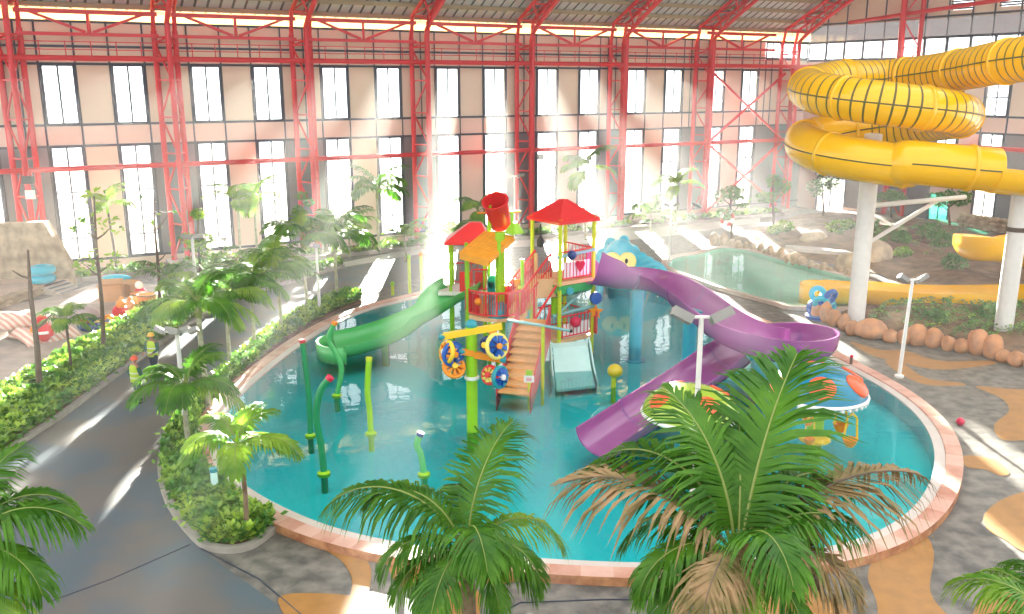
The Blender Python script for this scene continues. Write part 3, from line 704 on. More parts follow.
# ================================================================== GARDEN ON THE FAR SIDE
gard = [(712,247),(735,235),(760,226),(800,215),(870,208),(960,218),(1110,224),(1130,300),(1130,372),(1040,364),(1000,352),(960,342),(900,336),(858,328),(838,318),(846,309),(880,300),(905,292),(884,276),(840,266),(800,258),(760,246),(730,242)]
GP = gpoly(gard, 0)
def gh(x, y):                               # height of the garden mound
    d = 1e9
    for i in range(len(GP)):
        a, b = GP[i - 1], GP[i]; ab = b - a; t = max(0, min(1, (V((x, y, 0)) - a).dot(ab) / max(ab.length_squared, 1e-6))); d = min(d, (V((x, y, 0)) - a - ab * t).length)
    return min(1.0, d / 4) * (.75 + .25 * sin(x * .9) * sin(y * .7)) * .9 + .05
me = fillmesh([GP], 0); bm = bmesh.new(); bm.from_mesh(me)
bmesh.ops.subdivide_edges(bm, edges=bm.edges, cuts=9, use_grid_fill=True); bmesh.ops.triangulate(bm, faces=bm.faces)
for v in bm.verts: v.co.z = gh(v.co.x, v.co.y) if inside(v.co, GP) else .03
bm.to_mesh(me); bm.free(); me.materials.append(m_soil); go = bpy.data.objects.new('garden_soil', me); COL.objects.link(go); struct(go)
def GG(px, py):
    p = G(px, py)
    for _ in range(4): p = G(px, py, gh(p.x, p.y) if inside(p, GP) else 0)
    return p
for i, (px, py, rad, lab, mt) in enumerate([
    (784, 231, .75, 'bright yellow-green shrub by the corner of the lagoon garden', m_leafa), (774, 233, .5, 'small bright shrub at the end of the bright pair', m_leafa),
    (836, 232, .8, 'yellow-green shrub just before the first white slide post', m_leafa), (848, 228, .6, 'leafy shrub touching the first white slide post', m_leafa),
    (884, 240, .9, 'dark green shrub right behind the first white slide post', m_leafb), (901, 242, .7, 'dark spreading shrub on the brown mound', m_leafb),
    (902, 257, .6, 'single lime-yellow plant on the brown mound above the floodlight', m_leafa), (930, 237, .9, 'dark shrub below the teal window', m_leafb),
    (943, 246, .8, 'dark shrub under the rusty trunked tree', m_leafb), (954, 268, .8, 'greyish shrub by the round yellow slide end', m_leafd), (870, 226, .7, 'hazy shrub under the small dense tree', m_leafd), (690, 222, .7, 'hazy shrub left of the lagoon trees', m_leafd),
    (992, 318, .7, 'low shrub under the yellow run-out flume', m_leafd), (935, 322, .6, 'dry low plant under the yellow run-out flume near the floodlight', m_leafd)]):
    p = GG(px, py); rg = random.Random(i); o = leafblob(p + V((0, 0, rad * .45)), rad, 300, .15, rg, (1, 1, .7)).build('shrub', mt, origin=p, fix=False); tag(o, lab, 'shrub', 'garden shrubs')
def boulder(px, py, w, h, label, mat, seed, group):
    p = GG(px, py); sc = F / (p.y * cos(PITCH) + (H - p.z) * sin(PITCH)); a = w / sc / 2; hh = h / sc / 2 * 1.2; a *= 1.12
    b = MB().ball(p + V((0, a * .5, hh * .8)), 1, 14, 9, (a, a * .95, hh), seed, .16)
    tag(b.build('boulder', mat, None, 'all', origin=p), label, 'boulder', group)
near = [(818,320,12,14,'small boulder at the head of the row, touching the blue splash toy'),(826,323,11,20,'tall pointed boulder behind the purple bowl bend'),(835,327,15,16,'squat boulder right beside the tall pointed one'),(845,331,12,15,'narrow boulder just before the first white slide post'),(854,336,14,14,'small boulder at the foot of the first white slide post'),(873,340,28,19,'widest boulder, right of the first white slide post'),(892,343,15,11,'lowest flat boulder, between the widest one and the floodlight pole'),(905,345,13,14,'boulder hidden by the thin floodlight pole'),(919,346,19,20,'big orange boulder just past the floodlight pole'),(935,348,16,18,'second big boulder past the floodlight pole'),(949,351,13,14,'third boulder past the floodlight pole, small and round'),(963,353,14,13,'fourth boulder past the floodlight pole, square and low'),(979,355,20,23,'tallest boulder, left neighbour of the second white slide post'),(994,359,19,22,'orange egg shaped boulder in front of the second white slide post'),(1005,363,14,11,'small low boulder right after the egg shaped one'),(1018,367,16,14,'last boulder fully inside the frame edge'),(1036,372,18,16,'boulder cut by the frame edge')]
for i, (x, y, w, h, l) in enumerate(near): boulder(x, y, w, h, l, m_rock, i + 1, 'boulders along the paved edge of the garden')
far = [(715,246,9,12),(724,248,9,14),(732,249,7,9),(739,250,8,9),(746,251,6,8),(753,252,6,8),(760.6,254,6,10),(766,256,7,7),(770.5,257.5,6,11),(776,259,6,7),(781,260.5,7,13),(788,263,7,8),(795,265,9,12),(803,266.5,9,9),(812,269,8,8),(818,270,6,6),(824,272,8,9),(830,273,7,6),(841,275,8,8),(849,278,8,9),(857,280,8,8)]
for i, (x, y, w, h) in enumerate(far): boulder(x, y, w, h, 'small pale boulder in the row along the far edge of the green lagoon', m_rockg, 50 + i, 'small boulders edging the lagoon')
p = GG(818, 252)
tag(MB().obox(p + V((0, 0, .12)), DN * 1.0 + DU * .0, V((1.35, -.55, 0)), V((0, 0, .12))).build('stone_slab', m_path, origin=p), 'flat pale stone slab on the garden mound beyond the lagoon', 'slab')
for i, (px, py, sx, sz, lab) in enumerate([(850, 272, 1.9, 1.0, 'rough rock outcrop between the stone slab and the first white slide post'), (878, 262, 2.0, 1.2, 'broad rock face right of the first white slide post'), (815, 243, 2.2, .7, 'low layered rock ledge above the stone slab')]):
    p = GG(px, py); b = MB().ball(p + V((0, .4, sz * .4)), 1, 18, 10, (sx / 2, .8, sz * .7), 80 + i, .22); tag(b.build('rock_outcrop', m_stone, None, 'all', origin=p), lab, 'rock', 'rock outcrops')
p = GG(990, 232)
wl = MB()
rg = random.Random(5)
for j in range(3):
    for i in range(11):
        wl.ball(p + DN * (-2.2 + i * .45 + .2 * (j % 2)) + V((0, 0, .25 + j * .34)), 1, 8, 5, (.3, .28, .22), i + j * 20, .1)
tag(wl.build('retaining_wall', m_stone, None, 'all', origin=p), 'dry stone retaining wall under the end wall window, above the round slide end', 'wall')
def patch_plants(px, n, name, label):
    poly = gpoly(px); xs = [p.x for p in poly]; ys = [p.y for p in poly]; rg = random.Random(n); b = MB(); k = 0
    cs = []
    while len(cs) < n // 24:
        x, y = rg.uniform(min(xs), max(xs)), rg.uniform(min(ys), max(ys))
        if inside((x, y), poly): cs.append((x, y, rg.uniform(.15, .4)))
    for cx, cy, r_ in cs:
        for _ in range(24):
            az, ph = rg.uniform(0, 6.28), rg.random() ** .6 * 1.5; p = V((cx + r_ * sin(ph) * cos(az), cy + r_ * sin(ph) * sin(az), 0)); p.z = (gh(p.x, p.y) if inside(p, GP) else 0) + .04 + r_ * cos(ph)
            a = az + rg.uniform(-.8, .8); el = 1.1 - ph * .8; s = rg.uniform(.08, .17); d = V((cos(a) * cos(el), sin(a) * cos(el), sin(el))) * s; e = V((-sin(a), cos(a), 0)) * s * .36
            b.cur = 0 if rg.random() < .3 else 1; b.quad(p - d * .5, p + e, p + d * .6, p - e)
    tag(b.build(name, [m_leafa, m_leafd], fix=False), label, 'groundcover', kind='stuff')
patch_plants([(866, 326), (880, 314), (960, 316), (1040, 322), (1060, 345), (1000, 346), (940, 336), (900, 332)], 5200, 'groundcover', 'scrubby low plants between the near boulders and the yellow run-out slide')
patch_plants([(880, 232), (960, 236), (975, 262), (930, 268), (890, 250)], 2600, 'groundcover', 'scattered low weeds on the brown mound below the teal window')
#NEXT
# ================================================================== SLIDES
def resample(pts, step):
    out = [pts[0].copy()]; acc = 0
    for a, b in zip(pts, pts[1:]):
        L = (b - a).length
        while acc + L >= step:
            a = a.lerp(b, (step - acc) / L); out.append(a.copy()); L = (b - a).length; acc = 0
        acc += L
    return out
def flume_rings(path, r, ext, th=.06, n=12, flat_=1.0, roll=None):
    rings = []
    for i, p in enumerate(path):
        t = (path[min(i + 1, len(path) - 1)] - path[max(i - 1, 0)]).normalized(); s = V((t.y, -t.x, 0)).normalized(); up = s.cross(t)
        if up.z < 0: up = -up
        if roll:
            a = roll(i / (len(path) - 1)); s, up = s * cos(a) + up * sin(a), up * cos(a) - s * sin(a)
        rr = r(i / (len(path) - 1)) if callable(r) else r; ee = ext(i / (len(path) - 1)) if callable(ext) else (ext, ext)
        if not isinstance(ee, tuple): ee = (ee, ee)
        ee = (max(ee[0], .012), max(ee[1], .012))
        def prof(q):
            o = [V((-(rr + q), 0, rr * flat_ + ee[0]))] if ee[0] > .01 else []
            for k in range(n + 1):
                a = -pi / 2 + pi * k / n; o.append(V(((rr + q) * sin(a), 0, rr * flat_ - (rr * flat_ + q) * cos(a))))
            if ee[1] > .01: o.append(V(((rr + q), 0, rr * flat_ + ee[1])))
            return o
        inn, outp = prof(0), prof(th)
        rings.append([p + s * q.x + up * q.z for q in outp] + [p + s * q.x + up * q.z for q in inn[::-1]])
    return rings
# purple slide
pp = [(3.15,37.0,3.35),(3.7,37.2,3.2),(4.5,37.9,2.92),(5.5,38.3,2.82),(6.5,37.6,2.7),(7.3,35.9,2.42),(7.8,34.0,2.12),(8.4,32.5,1.88),(9.3,31.6,1.72),(10.3,31.4,1.62),(11.05,31.9,1.56),(11.35,32.8,1.46),(10.95,33.7,1.34),(10.0,33.9,1.2),(9.0,33.4,1.05),(8.0,32.5,.9),(7.0,31.3,.75),(6.0,30.1,.6),(4.8,28.7,.45),(3.6,27.2,.3),(2.7,26.1,.2)]
ppath = resample(spline([V(p) for p in pp], 10), .22)
ps = thing('water_slide', V((5.5, 36, 0)), 'purple open water slide winding round from the red roofed tower', 'slide')
MB().loft(flume_rings(ppath, .84, lambda t: (.75 * max(0, 1 - t * 16) + .04 + .28 * exp(-((t - .45) / .2) ** 2),) * 2, .06, 12, .82)).build('flume', m_purp, ps, True)
sm = MB()
for k in range(12, len(ppath) - 4, 14):
    rg_ = flume_rings(ppath[k - 1:k + 2], .84, .05, .1, 12, .82)
    MB().loft([rg_[0].copy(), [p.lerp(q, .5) for p, q in zip(rg_[0], rg_[1])]]).build('flange', M('dull_purple_flange', (136, 78, 144), .4, .08), ps)
# posts under the purple slide
def post(x, y, z, r, mat, label, name='support_post', cat='post', group=None, cap=None):
    t = thing(name, V((x, y, -.5)), label, cat, group)
    MB().lathe(V((x, y, -.55)), [(r, 0), (r, z + .55)], 16).build('shaft', mat, t, True)
    MB().lathe(V((x, y, -.55)), [(r * 1.7, 0), (r * 1.7, .1), (r, .14)], 16).build('foot', cap or mat, t, True)
    MB().obox((x, y, z + .02), V((r * 1.5, 0, 0)), V((0, r * 1.2, 0)), V((0, 0, .06))).build('saddle', m_teal, t)
    return t
post(5.47, 38.3, 2.8, .29, m_cyan, 'cyan post under the first dip of the purple slide', group='posts of the purple slide')
post(7.33, 35.8, 2.38, .29, m_cyan, 'cyan post under the purple slide behind the grey twin floodlight', group='posts of the purple slide')
post(9.1, 31.7, 1.7, .29, m_teal, 'dark teal post below the purple bowl bend', group='posts of the purple slide')
# green slide
gpx = [(462,292,2.35),(450,300,2.2),(432,315,1.65),(412,329,1.05),(388,341,.6),(360,350,.33),(338,355,.22)]
gpath = resample(spline([G(*q) for q in gpx], 10), .25)
gs = thing('water_slide', V((-3.5, 38, 0)), 'wide light green slide sweeping down from the small platform into the pool', 'slide')
MB().loft(flume_rings(gpath, lambda t: .95 + .25 * t, .12, .07, 12, .5)).build('flume', m_green, gs, True)
e = gpath[-1]; td = (gpath[-1] - gpath[-3]).normalized(); sd = V((td.y, -td.x, 0))
endr = MB()                                                          # rounded lip closing the low end
lip = [e + sd * (1.22 * cos(a)) + V((td.x, td.y, 0)).normalized() * (1.0 * sin(a)) for a in [pi * k / 14 for k in range(15)]]
endr.loft([[p + V((0, 0, .62)), p + V((0, 0, -.1))] for p in lip], False, False); endr.poly([p + V((0, 0, .03)) for p in lip])
o = endr.build('end_lip', m_green, gs, True); md = o.modifiers.new('thick', 'SOLIDIFY'); md.thickness = .07
sp = MB()
for k in (18, 26): sp.bar(gpath[k] + V((0, 0, -.02)), V((gpath[k].x, gpath[k].y, -.5)), .3, .3)
sp.build('support', m_green, gs)
# ================================================================== PLAY TOWERS
def railing(b, pts, h, n_bar=6, r=.035, rb=.016, lower=.12):
    b.tube([V(p) + V((0, 0, h)) for p in pts], r, 8); b.tube([V(p) + V((0, 0, lower)) for p in pts], r * .8, 8)
    for p, q in zip(pts, pts[1:]):
        p, q = V(p), V(q)
        for k in range(n_bar + 1): m = p.lerp(q, k / n_bar); b.tube([m + V((0, 0, lower)), m + V((0, 0, h))], rb if k % n_bar else r, 6)
    return b
# --- right tower with the red pyramid roof
tcx, tcy, hd = 2.15, 37.55, 1.3
CR = [V((tcx + hd * sin(R(a)), tcy - hd * cos(R(a)), 0)) for a in (-8, 82, 172, 262)]       # front, right, back, left
tw = thing('play_tower', V((tcx, tcy, 0)), 'tall play tower with a red pyramid roof and lime posts', 'play tower')
for c in CR: MB().tube([c + V((0, 0, -.5)), c + V((0, 0, 6.1))], .085, 12).build('post', m_limey, tw, True)
ap = V((tcx, tcy, 6.78)); EV = [V((tcx + 1.52 * sin(R(a)), tcy - 1.52 * cos(R(a)), 6.02)) for a in (-8, 82, 172, 262)]
rb = MB(); top = [ap + (e_ - V((tcx, tcy, 6.02))) * .1 for e_ in EV]
rb.loft([[e_ - V((0, 0, .1)) for e_ in EV], EV, top]); rb.build('roof', m_redp, tw)
edge = MB()
for i in range(4): edge.bar(EV[i], top[i], .03); edge.bar(EV[i] - V((0, 0, .06)), EV[(i + 1) % 4] - V((0, 0, .06)), .06, .1)
edge.build('roof_ridge', m_redp, tw)
def deck(z, mat, nm='platform', k=1.08): MB().prism([V((tcx, tcy, 0)) + (c - V((tcx, tcy, 0))) * k for c in CR], z - .14, z).build(nm, mat, tw)
deck(3.5, m_tanp); deck(1.0, m_tanp)
MB().loft([[V((tcx, tcy, 0)) + (c - V((tcx, tcy, 0))) * k + V((0, 0, z)) for c in CR] for z, k in ((3.34, 1.12), (3.0, 1.05), (2.8, .7), (2.72, .3))]).build('green_fascia', m_green, tw, True)
r1 = MB(); railing(r1, [CR[0] + V((0, 0, 3.5)), CR[1] + V((0, 0, 3.5))], 1.25, 10); railing(r1, [CR[1] + V((0, 0, 3.5)), CR[2] + V((0, 0, 3.5))], 1.25, 8)
r1.build('railing', m_redp, tw, True); r1 = MB(); railing(r1, [CR[0] + V((0, 0, 1.0)), CR[0].lerp(CR[1], .97) + V((0, 0, 1.0))], 1.0, 9); railing(r1, [CR[1] + V((0, 0, 1)), CR[2] + V((0, 0, 1))], 1.0, 8); railing(r1, [CR[3] + V((0, 0, 1)), CR[2] + V((0, 0, 1))], 1.0, 8)
r1.build('railing', m_redp, tw, True)
f0 = CR[0].lerp(CR[1], .12); f1 = CR[0].lerp(CR[1], .9)
pn = MB(); pn.obox((f0 + f1) / 2 + V((0, .05, 3.95)), (f1 - f0) / 2, V((-.01, .015, 0)), V((0, 0, .34))); pn.build('side_panel', m_pwhite, tw)
MB().obox((f0 + f1) / 2 + V((0, .05, 1.35)), (f1 - f0) / 2, V((-.01, .015, 0)), V((0, 0, .3))).build('side_panel', m_pwhite, tw)
for a_, c_, r_ in (((-.1, -.05, 4.55), (.05, -.05, 4.7), .07), ((-.3, 0, 2.05), (.1, 0, 2.25), .08), ((0, 0, 2.2), (-.2, .2, 3.1), .06)): MB().tube([CR[0] + V(a_), CR[1] + V(c_)], r_, 10).build('water_pipe', m_gtrail, tw, True)
md_ = CR[0].lerp(CR[1], .45)
MB().ball(CR[0].lerp(CR[1], .33) + V((.02, -.12, 4.6)), .2, 14, 8).build('blue_knob', m_navy, tw, True)
h_ = CR[0].lerp(CR[1], .58) + V((.02, -.1, 4.12)); hb = MB()
hb.loft([[h_ + V((x * .2, y_, z * .2)) for x, z in [(0, -1.5), (.8, -.3), (1.05, .4), (.75, .95), (.3, .95), (0, .65), (-.3, .95), (-.75, .95), (-1.05, .4), (-.8, -.3)]] for y_ in (-.05, .05)]); hb.build('heart_sign', m_crim, tw)
MB().ball(md_ + V((.05, -.14, 1.72)), .24, 14, 8).build('red_knob', m_crim, tw, True)
MB().lathe(CR[1] + V((.12, -.12, 2.6)), [(.02, -.1), (.26, -.08), (.28, 0), (.26, .08), (.02, .1)], 18, (.5, -1, .2)).build('blue_disc', m_blue, tw, True)
MB().lathe(CR[0].lerp(CR[1], .3) + V((0, -.2, 3.1)), [(.02, -.06), (.15, -.05), (.17, 0), (.15, .05), (.02, .06)], 14, (.3, -1, .2)).build('teal_disc', m_teal, tw, True)
st = MB(); s0 = CR[1] + V((.14, -.1, 2.0)); st.loft([[s0 + V((cos(k * pi / 5 + .3) * (.32 if k % 2 == 0 else .15), y_, sin(k * pi / 5 + .3) * (.32 if k % 2 == 0 else .15))) for k in range(10)] for y_ in (-.07, .07)]); st.build('orange_star', m_orange, tw)
MB().obox(CR[1] + V((.08, .05, 1.55)), V((.04, .02, 0)), V((-.1, .25, 0)), V((0, 0, .5))).build('red_side_panel', m_redside, tw)
MB().lathe(V((tcx - .95, tcy - .1, 4.75)), [(.02, 0), (.14, .05), (.16, .3), (.05, .5), (.04, .95), (.02, 1.0)], 12).build('dark_bell', m_black, tw, True)
MB().lathe(V((tcx - .35, tcy - .75, 2.0)), [(.16, 0), (.16, .75)], 12).build('lower_column', m_lime, tw, True)
# mint ramp in front of the tower
ra, rb_ = AT(552.5, 343, 36.15), AT(586.5, 340, 36.45); d_ = V((.02, -1, 0)).normalized(); w_ = (rb_ - ra)
rm = thing('water_slide', (ra + rb_) / 2 - V((0, 0, .9)), 'short pale mint wide slide at the foot of the red roofed tower', 'slide')
def rampprof(off, zz): return [(0, 0), (.4, -.1), (1.5, -.74), (2.1, -.95), (2.7, -1.1)]
rp = MB(); rows = [[ra + d_ * a + V((0, 0, b_ - .02)), rb_ + d_ * a * .97 + V((.12 * a / 3, 0, b_ - .02))] for a, b_ in rampprof(0, 0)]
rp.loft([[r_[0], r_[1], r_[1] - V((0, 0, .1)), r_[0] - V((0, 0, .1))] for r_ in rows]); rp.build('slide_bed', m_mint, rm)
for sI in (0, 1):
    sb = MB(); sb.loft([[r_[sI] + V(((.06 if sI else -.06), 0, .16)), r_[sI] + V(((.12 if sI else -.12), 0, .16)), r_[sI] + V(((.12 if sI else -.12) * (1.0 + 1.2 * (i / 4)), 0, -.4)), r_[sI] + V(((.06 if sI else -.06), 0, -.4))] for i, r_ in enumerate(rows)]); sb.build('side_wall', m_mint, rm)
# --- bucket tower (left) with the curved red rail
bx, by = -.62, 36.6
bt = thing('play_tower', V((bx, by, 0)), 'play tower carrying the red tipping bucket and the orange slatted roof', 'play tower')
for q, z1 in (((bx - 1.2, by - .5), 4.9), ((bx + .1, by - 1.0), 5.4), ((bx + 1.05, by + .1), 4.4), ((bx - .35, by + .9), 6.0), ((bx - 1.3, by + .6), 5.0)):
    MB().tube([V((*q, -.5)), V((*q, z1))], .075, 12).build('post', m_lime, bt, True)
MB().tube([V((bx + .13, by - .35, -.5)), V((bx + .13, by - .35, 5.6))], .2, 16).build('main_post', m_lime, bt, True)
arc = [V((bx + 1.3 * sin(R(a)), by - 1.3 * cos(R(a)), 2.2)) for a in range(-100, 101, 20)]
MB().prism([V((p.x, p.y, 0)) for p in arc] + [V((bx + .9, by + 1.3, 0)), V((bx - 1.1, by + 1.3, 0))], 2.05, 2.2).build('platform', m_tanp, bt)
rr_ = MB(); railing(rr_, arc, 1.05, 4, .05, .018); rr_.build('railing', m_redp, bt, True)
pn = MB()
for a in (-88, -66, -44): 
    c = V((bx + 1.22 * sin(R(a)), by - 1.22 * cos(R(a)), 2.7)); pn.obox(c, V((cos(R(a)), sin(R(a)), 0)) * .2, V((sin(R(a)), -cos(R(a)), 0)) * .02, V((0, 0, .42)))
pn.build('red_panel', m_redside, bt)
MB().ball(V((bx - .75, by - 1.0, 2.85)), .16, 12, 8).build('orange_ball', m_orange, bt, True)
MB().lathe(V((bx + .05, by - .9, 2.2)), [(.42, 0), (.42, .3), (.34, .52), (.2, .64), (.02, .68)], 18).build('teal_dome', m_teal, bt, True)
tp = MB(); c = V((bx - .1, by + .3, 2.2)); tp.box(c + V((0, 0, .6)), .62, .3, 1.2); tp.lathe(c + V((0, .15, 1.2)), [(.31, 0), (.31, .3)], 18, (0, -1, 0)); tp.build('teal_arch_panel', m_teal, bt, True)
MB().box((bx + .42, by + .1, 2.75), .34, .2, 1.1).build('red_panel', m_redp, bt); MB().box((bx + .75, by + .35, 2.9), .4, .15, 1.2).build('orange_panel', m_orange, bt)
MB().lathe(V((bx - .1, by - 1.25, 1.6)), [(.02, -.14), (.2, -.1), (.24, 0), (.2, .1), (.02, .14)], 14).build('orange_float', m_orange, bt, True)
# orange slatted roof
o1, o2, o3, o4 = AT(460, 252, 35.6), AT(489, 260, 35.1), AT(514, 236, 36.3), AT(485, 231, 37.0)
orf = MB(); n_ = 11
for k in range(n_):
    a0, a1 = k / n_, (k + .76) / n_
    q = [o1.lerp(o4, a0), o2.lerp(o3, a0), o2.lerp(o3, a1), o1.lerp(o4, a1)]
    orf.loft([[p + V((0, 0, -.05)) for p in q], [p + V((0, 0, .03)) for p in q]])
orf.bar(o1 - V((0, 0, .14)), o2 - V((0, 0, .14)), .08, .28); orf.bar(o2 - V((0, 0, .1)), o3 - V((0, 0, .1)), .06, .18); orf.bar(o1 - V((0, 0, .1)), o4 - V((0, 0, .1)), .06, .18)
orf.build('slatted_roof', m_oroof, bt)
fr_ = MB(); q3 = AT(512, 236, 36.4); fr_.bar(q3, q3 + V((0, 0, 1.0)), .12); fr_.bar(q3 + V((-.9, .4, .2)), q3 + V((-.9, .4, 1.2)), .1); fr_.lathe(q3 + V((.1, 0, .12)), [(.42, 0), (.26, .25), (.1, .45)], 4); fr_.build('bucket_frame', m_lime, bt, True)
# tipping bucket
bc = AT(498, 213, 36.8); ax = V((-.22, -.6, 1)).normalized()
bk = thing('tipping_bucket', bc, 'big red tipping bucket hung above the orange roof', 'bucket')
MB().lathe(bc, [(.02, -.66), (.40, -.66), (.42, -.6), (.52, .58), (.56, .6), (.56, .66), (.50, .66), (.49, .58), (.36, -.5), (.02, -.52)], 24, ax).build('shell', m_redp, bk, True)
MB().tube([bc + V((-.85, 0, .0)), bc + V((.95, .05, .05))], .05, 10).build('axle', m_orange, bk, True)
# --- small rear tower with a red hip roof and white deck
sx, sy = AT(468, 262, 39.6).x, 39.6
s3 = thing('play_tower', V((sx, sy, 0)), 'low play tower with a small red hip roof and white deck above the green slide', 'play tower')
for dx, dy in ((-.75, -.6), (.75, -.6), (.75, .7), (-.75, .7)): MB().tube([(sx + dx, sy + dy, -.5), (sx + dx, sy + dy, 4.75)], .07, 10).build('post', m_lime, s3, True)
ra_ = [V((sx + dx, sy + dy, 4.7)) for dx, dy in ((-1.0, -.85), (1.1, -.85), (1.1, .95), (-1.0, .95))]; rt = [V((sx + dx, sy + dy, 5.5)) for dx, dy in ((.1, -.1), (.6, -.1), (.6, .2), (.1, .2))]
MB().loft([[p - V((0, 0, .08)) for p in ra_], ra_, rt]).build('roof', m_redp, s3)
MB().prism([(sx - 1.3, sy - .8), (sx + 1.1, sy - .8), (sx + 1.1, sy + .9), (sx - 1.3, sy + .9)], 2.35, 2.5).build('platform', m_pwhite, s3)
b = MB(); railing(b, [(sx - 1.2, sy + .8, 2.5), (sx + .9, sy + .8, 2.5)], 1.0, 8); b.build('railing', m_redp, s3, True); b = MB(); railing(b, [(sx + .2, sy - .7, 2.5), (sx + 1, sy - .7, 2.5)], 1.0, 4); b.build('railing', m_redp, s3, True)
MB().box((sx - .1, sy - .65, 2.95), .5, .1, .9).build('red_panel', m_redp, s3); MB().box((sx + .55, sy - .5, 2.95), .45, .1, .8).build('red_panel', m_redside, s3)
# pale spray posts behind the green slide
for i, (px, py, ty, lab) in enumerate([(393, 302, 285, 'short yellow-green spray post left of the three behind the green slide'), (410, 300, 258, 'tallest yellow-green spray post behind the green slide'), (422, 300, 256, 'yellow-green spray post behind the green slide with an orange cap')]):
    p = G(px, py, -.4); t_ = AT(px, ty, p.y); t = thing('spray_post', p, lab, 'spray post', 'spray posts behind the green slide')
    MB().tube([p, V((p.x, p.y, t_.z))], .09, 10).build('shaft', m_limey, t, True); MB().ball((p.x, p.y, t_.z + .08), .13, 10, 6).build('nozzle', m_orange if i == 2 else m_lime, t, True)
# --- stairs
sb0 = V((.05, 31.7, .05)); sdir = V((.26, 1, 0)).normalized(); sside = V((sdir.y, -sdir.x, 0)); nst = 10
stt = thing('staircase', sb0, 'straight tan staircase with red side panels climbing out of the pool', 'staircase')
tr_ = MB()
for k in range(nst):
    c = sb0 + sdir * (k * .33 + .2) + V((0, 0, (k + 1) * .215)); tr_.obox(c, sside * .6, sdir * .19, V((0, 0, .03))); tr_.obox(c + sdir * .17 - V((0, 0, .06)), sside * .58, sdir * .03, V((0, 0, .15)))
tr_.build('tread', m_tan, stt)
for sg in (-1, 1):
    a = sb0 + sside * sg * .65; e_ = a + sdir * (nst * .33 + .1); hz = nst * .215
    MB().loft([[a + sside * .03 * q + V((0, 0, -.5)), e_ + sside * .03 * q + V((0, 0, hz - .75)), e_ + sside * .03 * q + V((0, 0, hz + .7)), a + sside * .03 * q + V((0, 0, .35))] for q in (-1, 1)]).build('side_panel', m_redside, stt)
sg_ = thing('notice_sign', sb0 + sside * .6, 'small white notice sign on a stub post beside the foot of the tan staircase', 'sign')
p = AT(529, 379, 31.75); MB().obox(p, V((.19, 0, 0)), V((0, .015, 0)), V((0, 0, .13))).build('board', m_pwhite, sg_); MB().tube([p - V((0, -.03, .12)), p - V((0, -.03, p.z + .4))], .05, 8).build('post', m_limey, sg_, True)
b = MB()
for z in (.04, -.01, -.06): b.obox(p + V((0, -.018, z)), V((.1 if z else .07, 0, 0)), V((0, .003, 0)), V((0, 0, .012)))
b.build('printed_lines', m_crim, sg_)
MB().obox(p + V((.0, 0, .24)), V((.12, 0, 0)), V((0, .03, 0)), V((0, 0, .1))).build('green_cap', m_lime, sg_)
# tan wall and inclined red bridge between the two towers
br_ = thing('inclined_bridge', V((.9, 36.9, 0)), 'red railed ramp bridge linking the bucket tower to the red roofed tower', 'bridge')
q0, q1 = V((.1, 36.2, 2.2)), V((1.3, 37.2, 3.5)); dd = (q1 - q0); s_ = V((dd.y, -dd.x, 0)).normalized()
MB().loft([[q0 + s_ * .5 * k, q1 + s_ * .5 * k, q1 + s_ * .5 * k - V((0, 0, .12)), q0 + s_ * .5 * k - V((0, 0, .12))] for k in (-1, 1)]).build('deck', m_tan, br_)
for k in (-1, 1):
    b = MB(); a, c = q0 + s_ * .5 * k, q1 + s_ * .5 * k
    b.tube([a + V((0, 0, .1)), a + V((0, 0, 1.05)), c + V((0, 0, 1.1)), c + V((0, 0, .1))], .05, 8); b.tube([a + V((0, 0, .55)), c + V((0, 0, .58))], .035, 8)
    for j in range(1, 12): m = a.lerp(c, j / 12); b.tube([m + V((0, 0, .05)), m + V((0, 0, 1.05))], .018, 6)
    b.build('railing', m_redp, br_, True)
m_mesh = M('pale_red_mesh_panel', (232, 116, 112), .5, .1, 3)
MB().loft([[q0 + s_ * -.53 + V((0, 0, .1)), q1 + s_ * -.53 + V((0, 0, .1)), q1 + s_ * -.53 + V((0, 0, .9)), q0 + s_ * -.53 + V((0, 0, .9))], [q0 + s_ * -.55 + V((0, 0, .1)), q1 + s_ * -.55 + V((0, 0, .1)), q1 + s_ * -.55 + V((0, 0, .9)), q0 + s_ * -.55 + V((0, 0, .9))]]).build('mesh_panel', m_mesh, br_)
b = MB(); w0, w1 = AT(533, 299, 36.3), AT(556, 297, 36.5); b.loft([[w0, w1, w1 + V((0, 0, .75)), w0 + V((0, 0, .85))], [w0 + V((0, .08, 0)), w1 + V((0, .08, 0)), w1 + V((0, .08, .75)), w0 + V((0, .08, .85))]]); b.build('tan_wall', m_tanp, br_)
b = MB(); w0, w1 = AT(507, 312, 35.9), AT(531, 318, 35.7); b.tube([AT(518, 320, 35.7), AT(518, 290, 35.7), AT(534, 289, 35.7), AT(534, 320, 35.7)], .05, 8); b.tube([AT(527, 332, 35.5), AT(556, 286, 36.0)], .05, 8); b.build('stair_rail', m_redp, br_, True)
MB().tube([(.35, 36.1, -.5), (.35, 36.1, 3.4)], .1, 10).build('post', m_limey, br_, True); MB().tube([(1.0, 36.9, -.5), (1.0, 36.9, 4.6)], .08, 10).build('post', m_tanp, br_, True)
# --- spray bar on a lime post
t = thing('spray_bar', G(541, 396, 0), 'thin grey-green spray bar on a lime post beside the tan staircase', 'spray bar')
a, c = AT(507, 320.5, 32.6), AT(571, 331, 32.6); MB().tube([a, a.lerp(c, .3) + V((0, 0, .03)), c], [.05, .06, .05], 10).build('bar', m_gtrail, t, True)
MB().ball(c, .07, 8, 6).build('end_cap', m_black, t, True); pz = AT(543, 326, 32.6); MB().tube([V((pz.x, pz.y, -.5)), pz], .07, 10).build('post', m_limey, t, True)
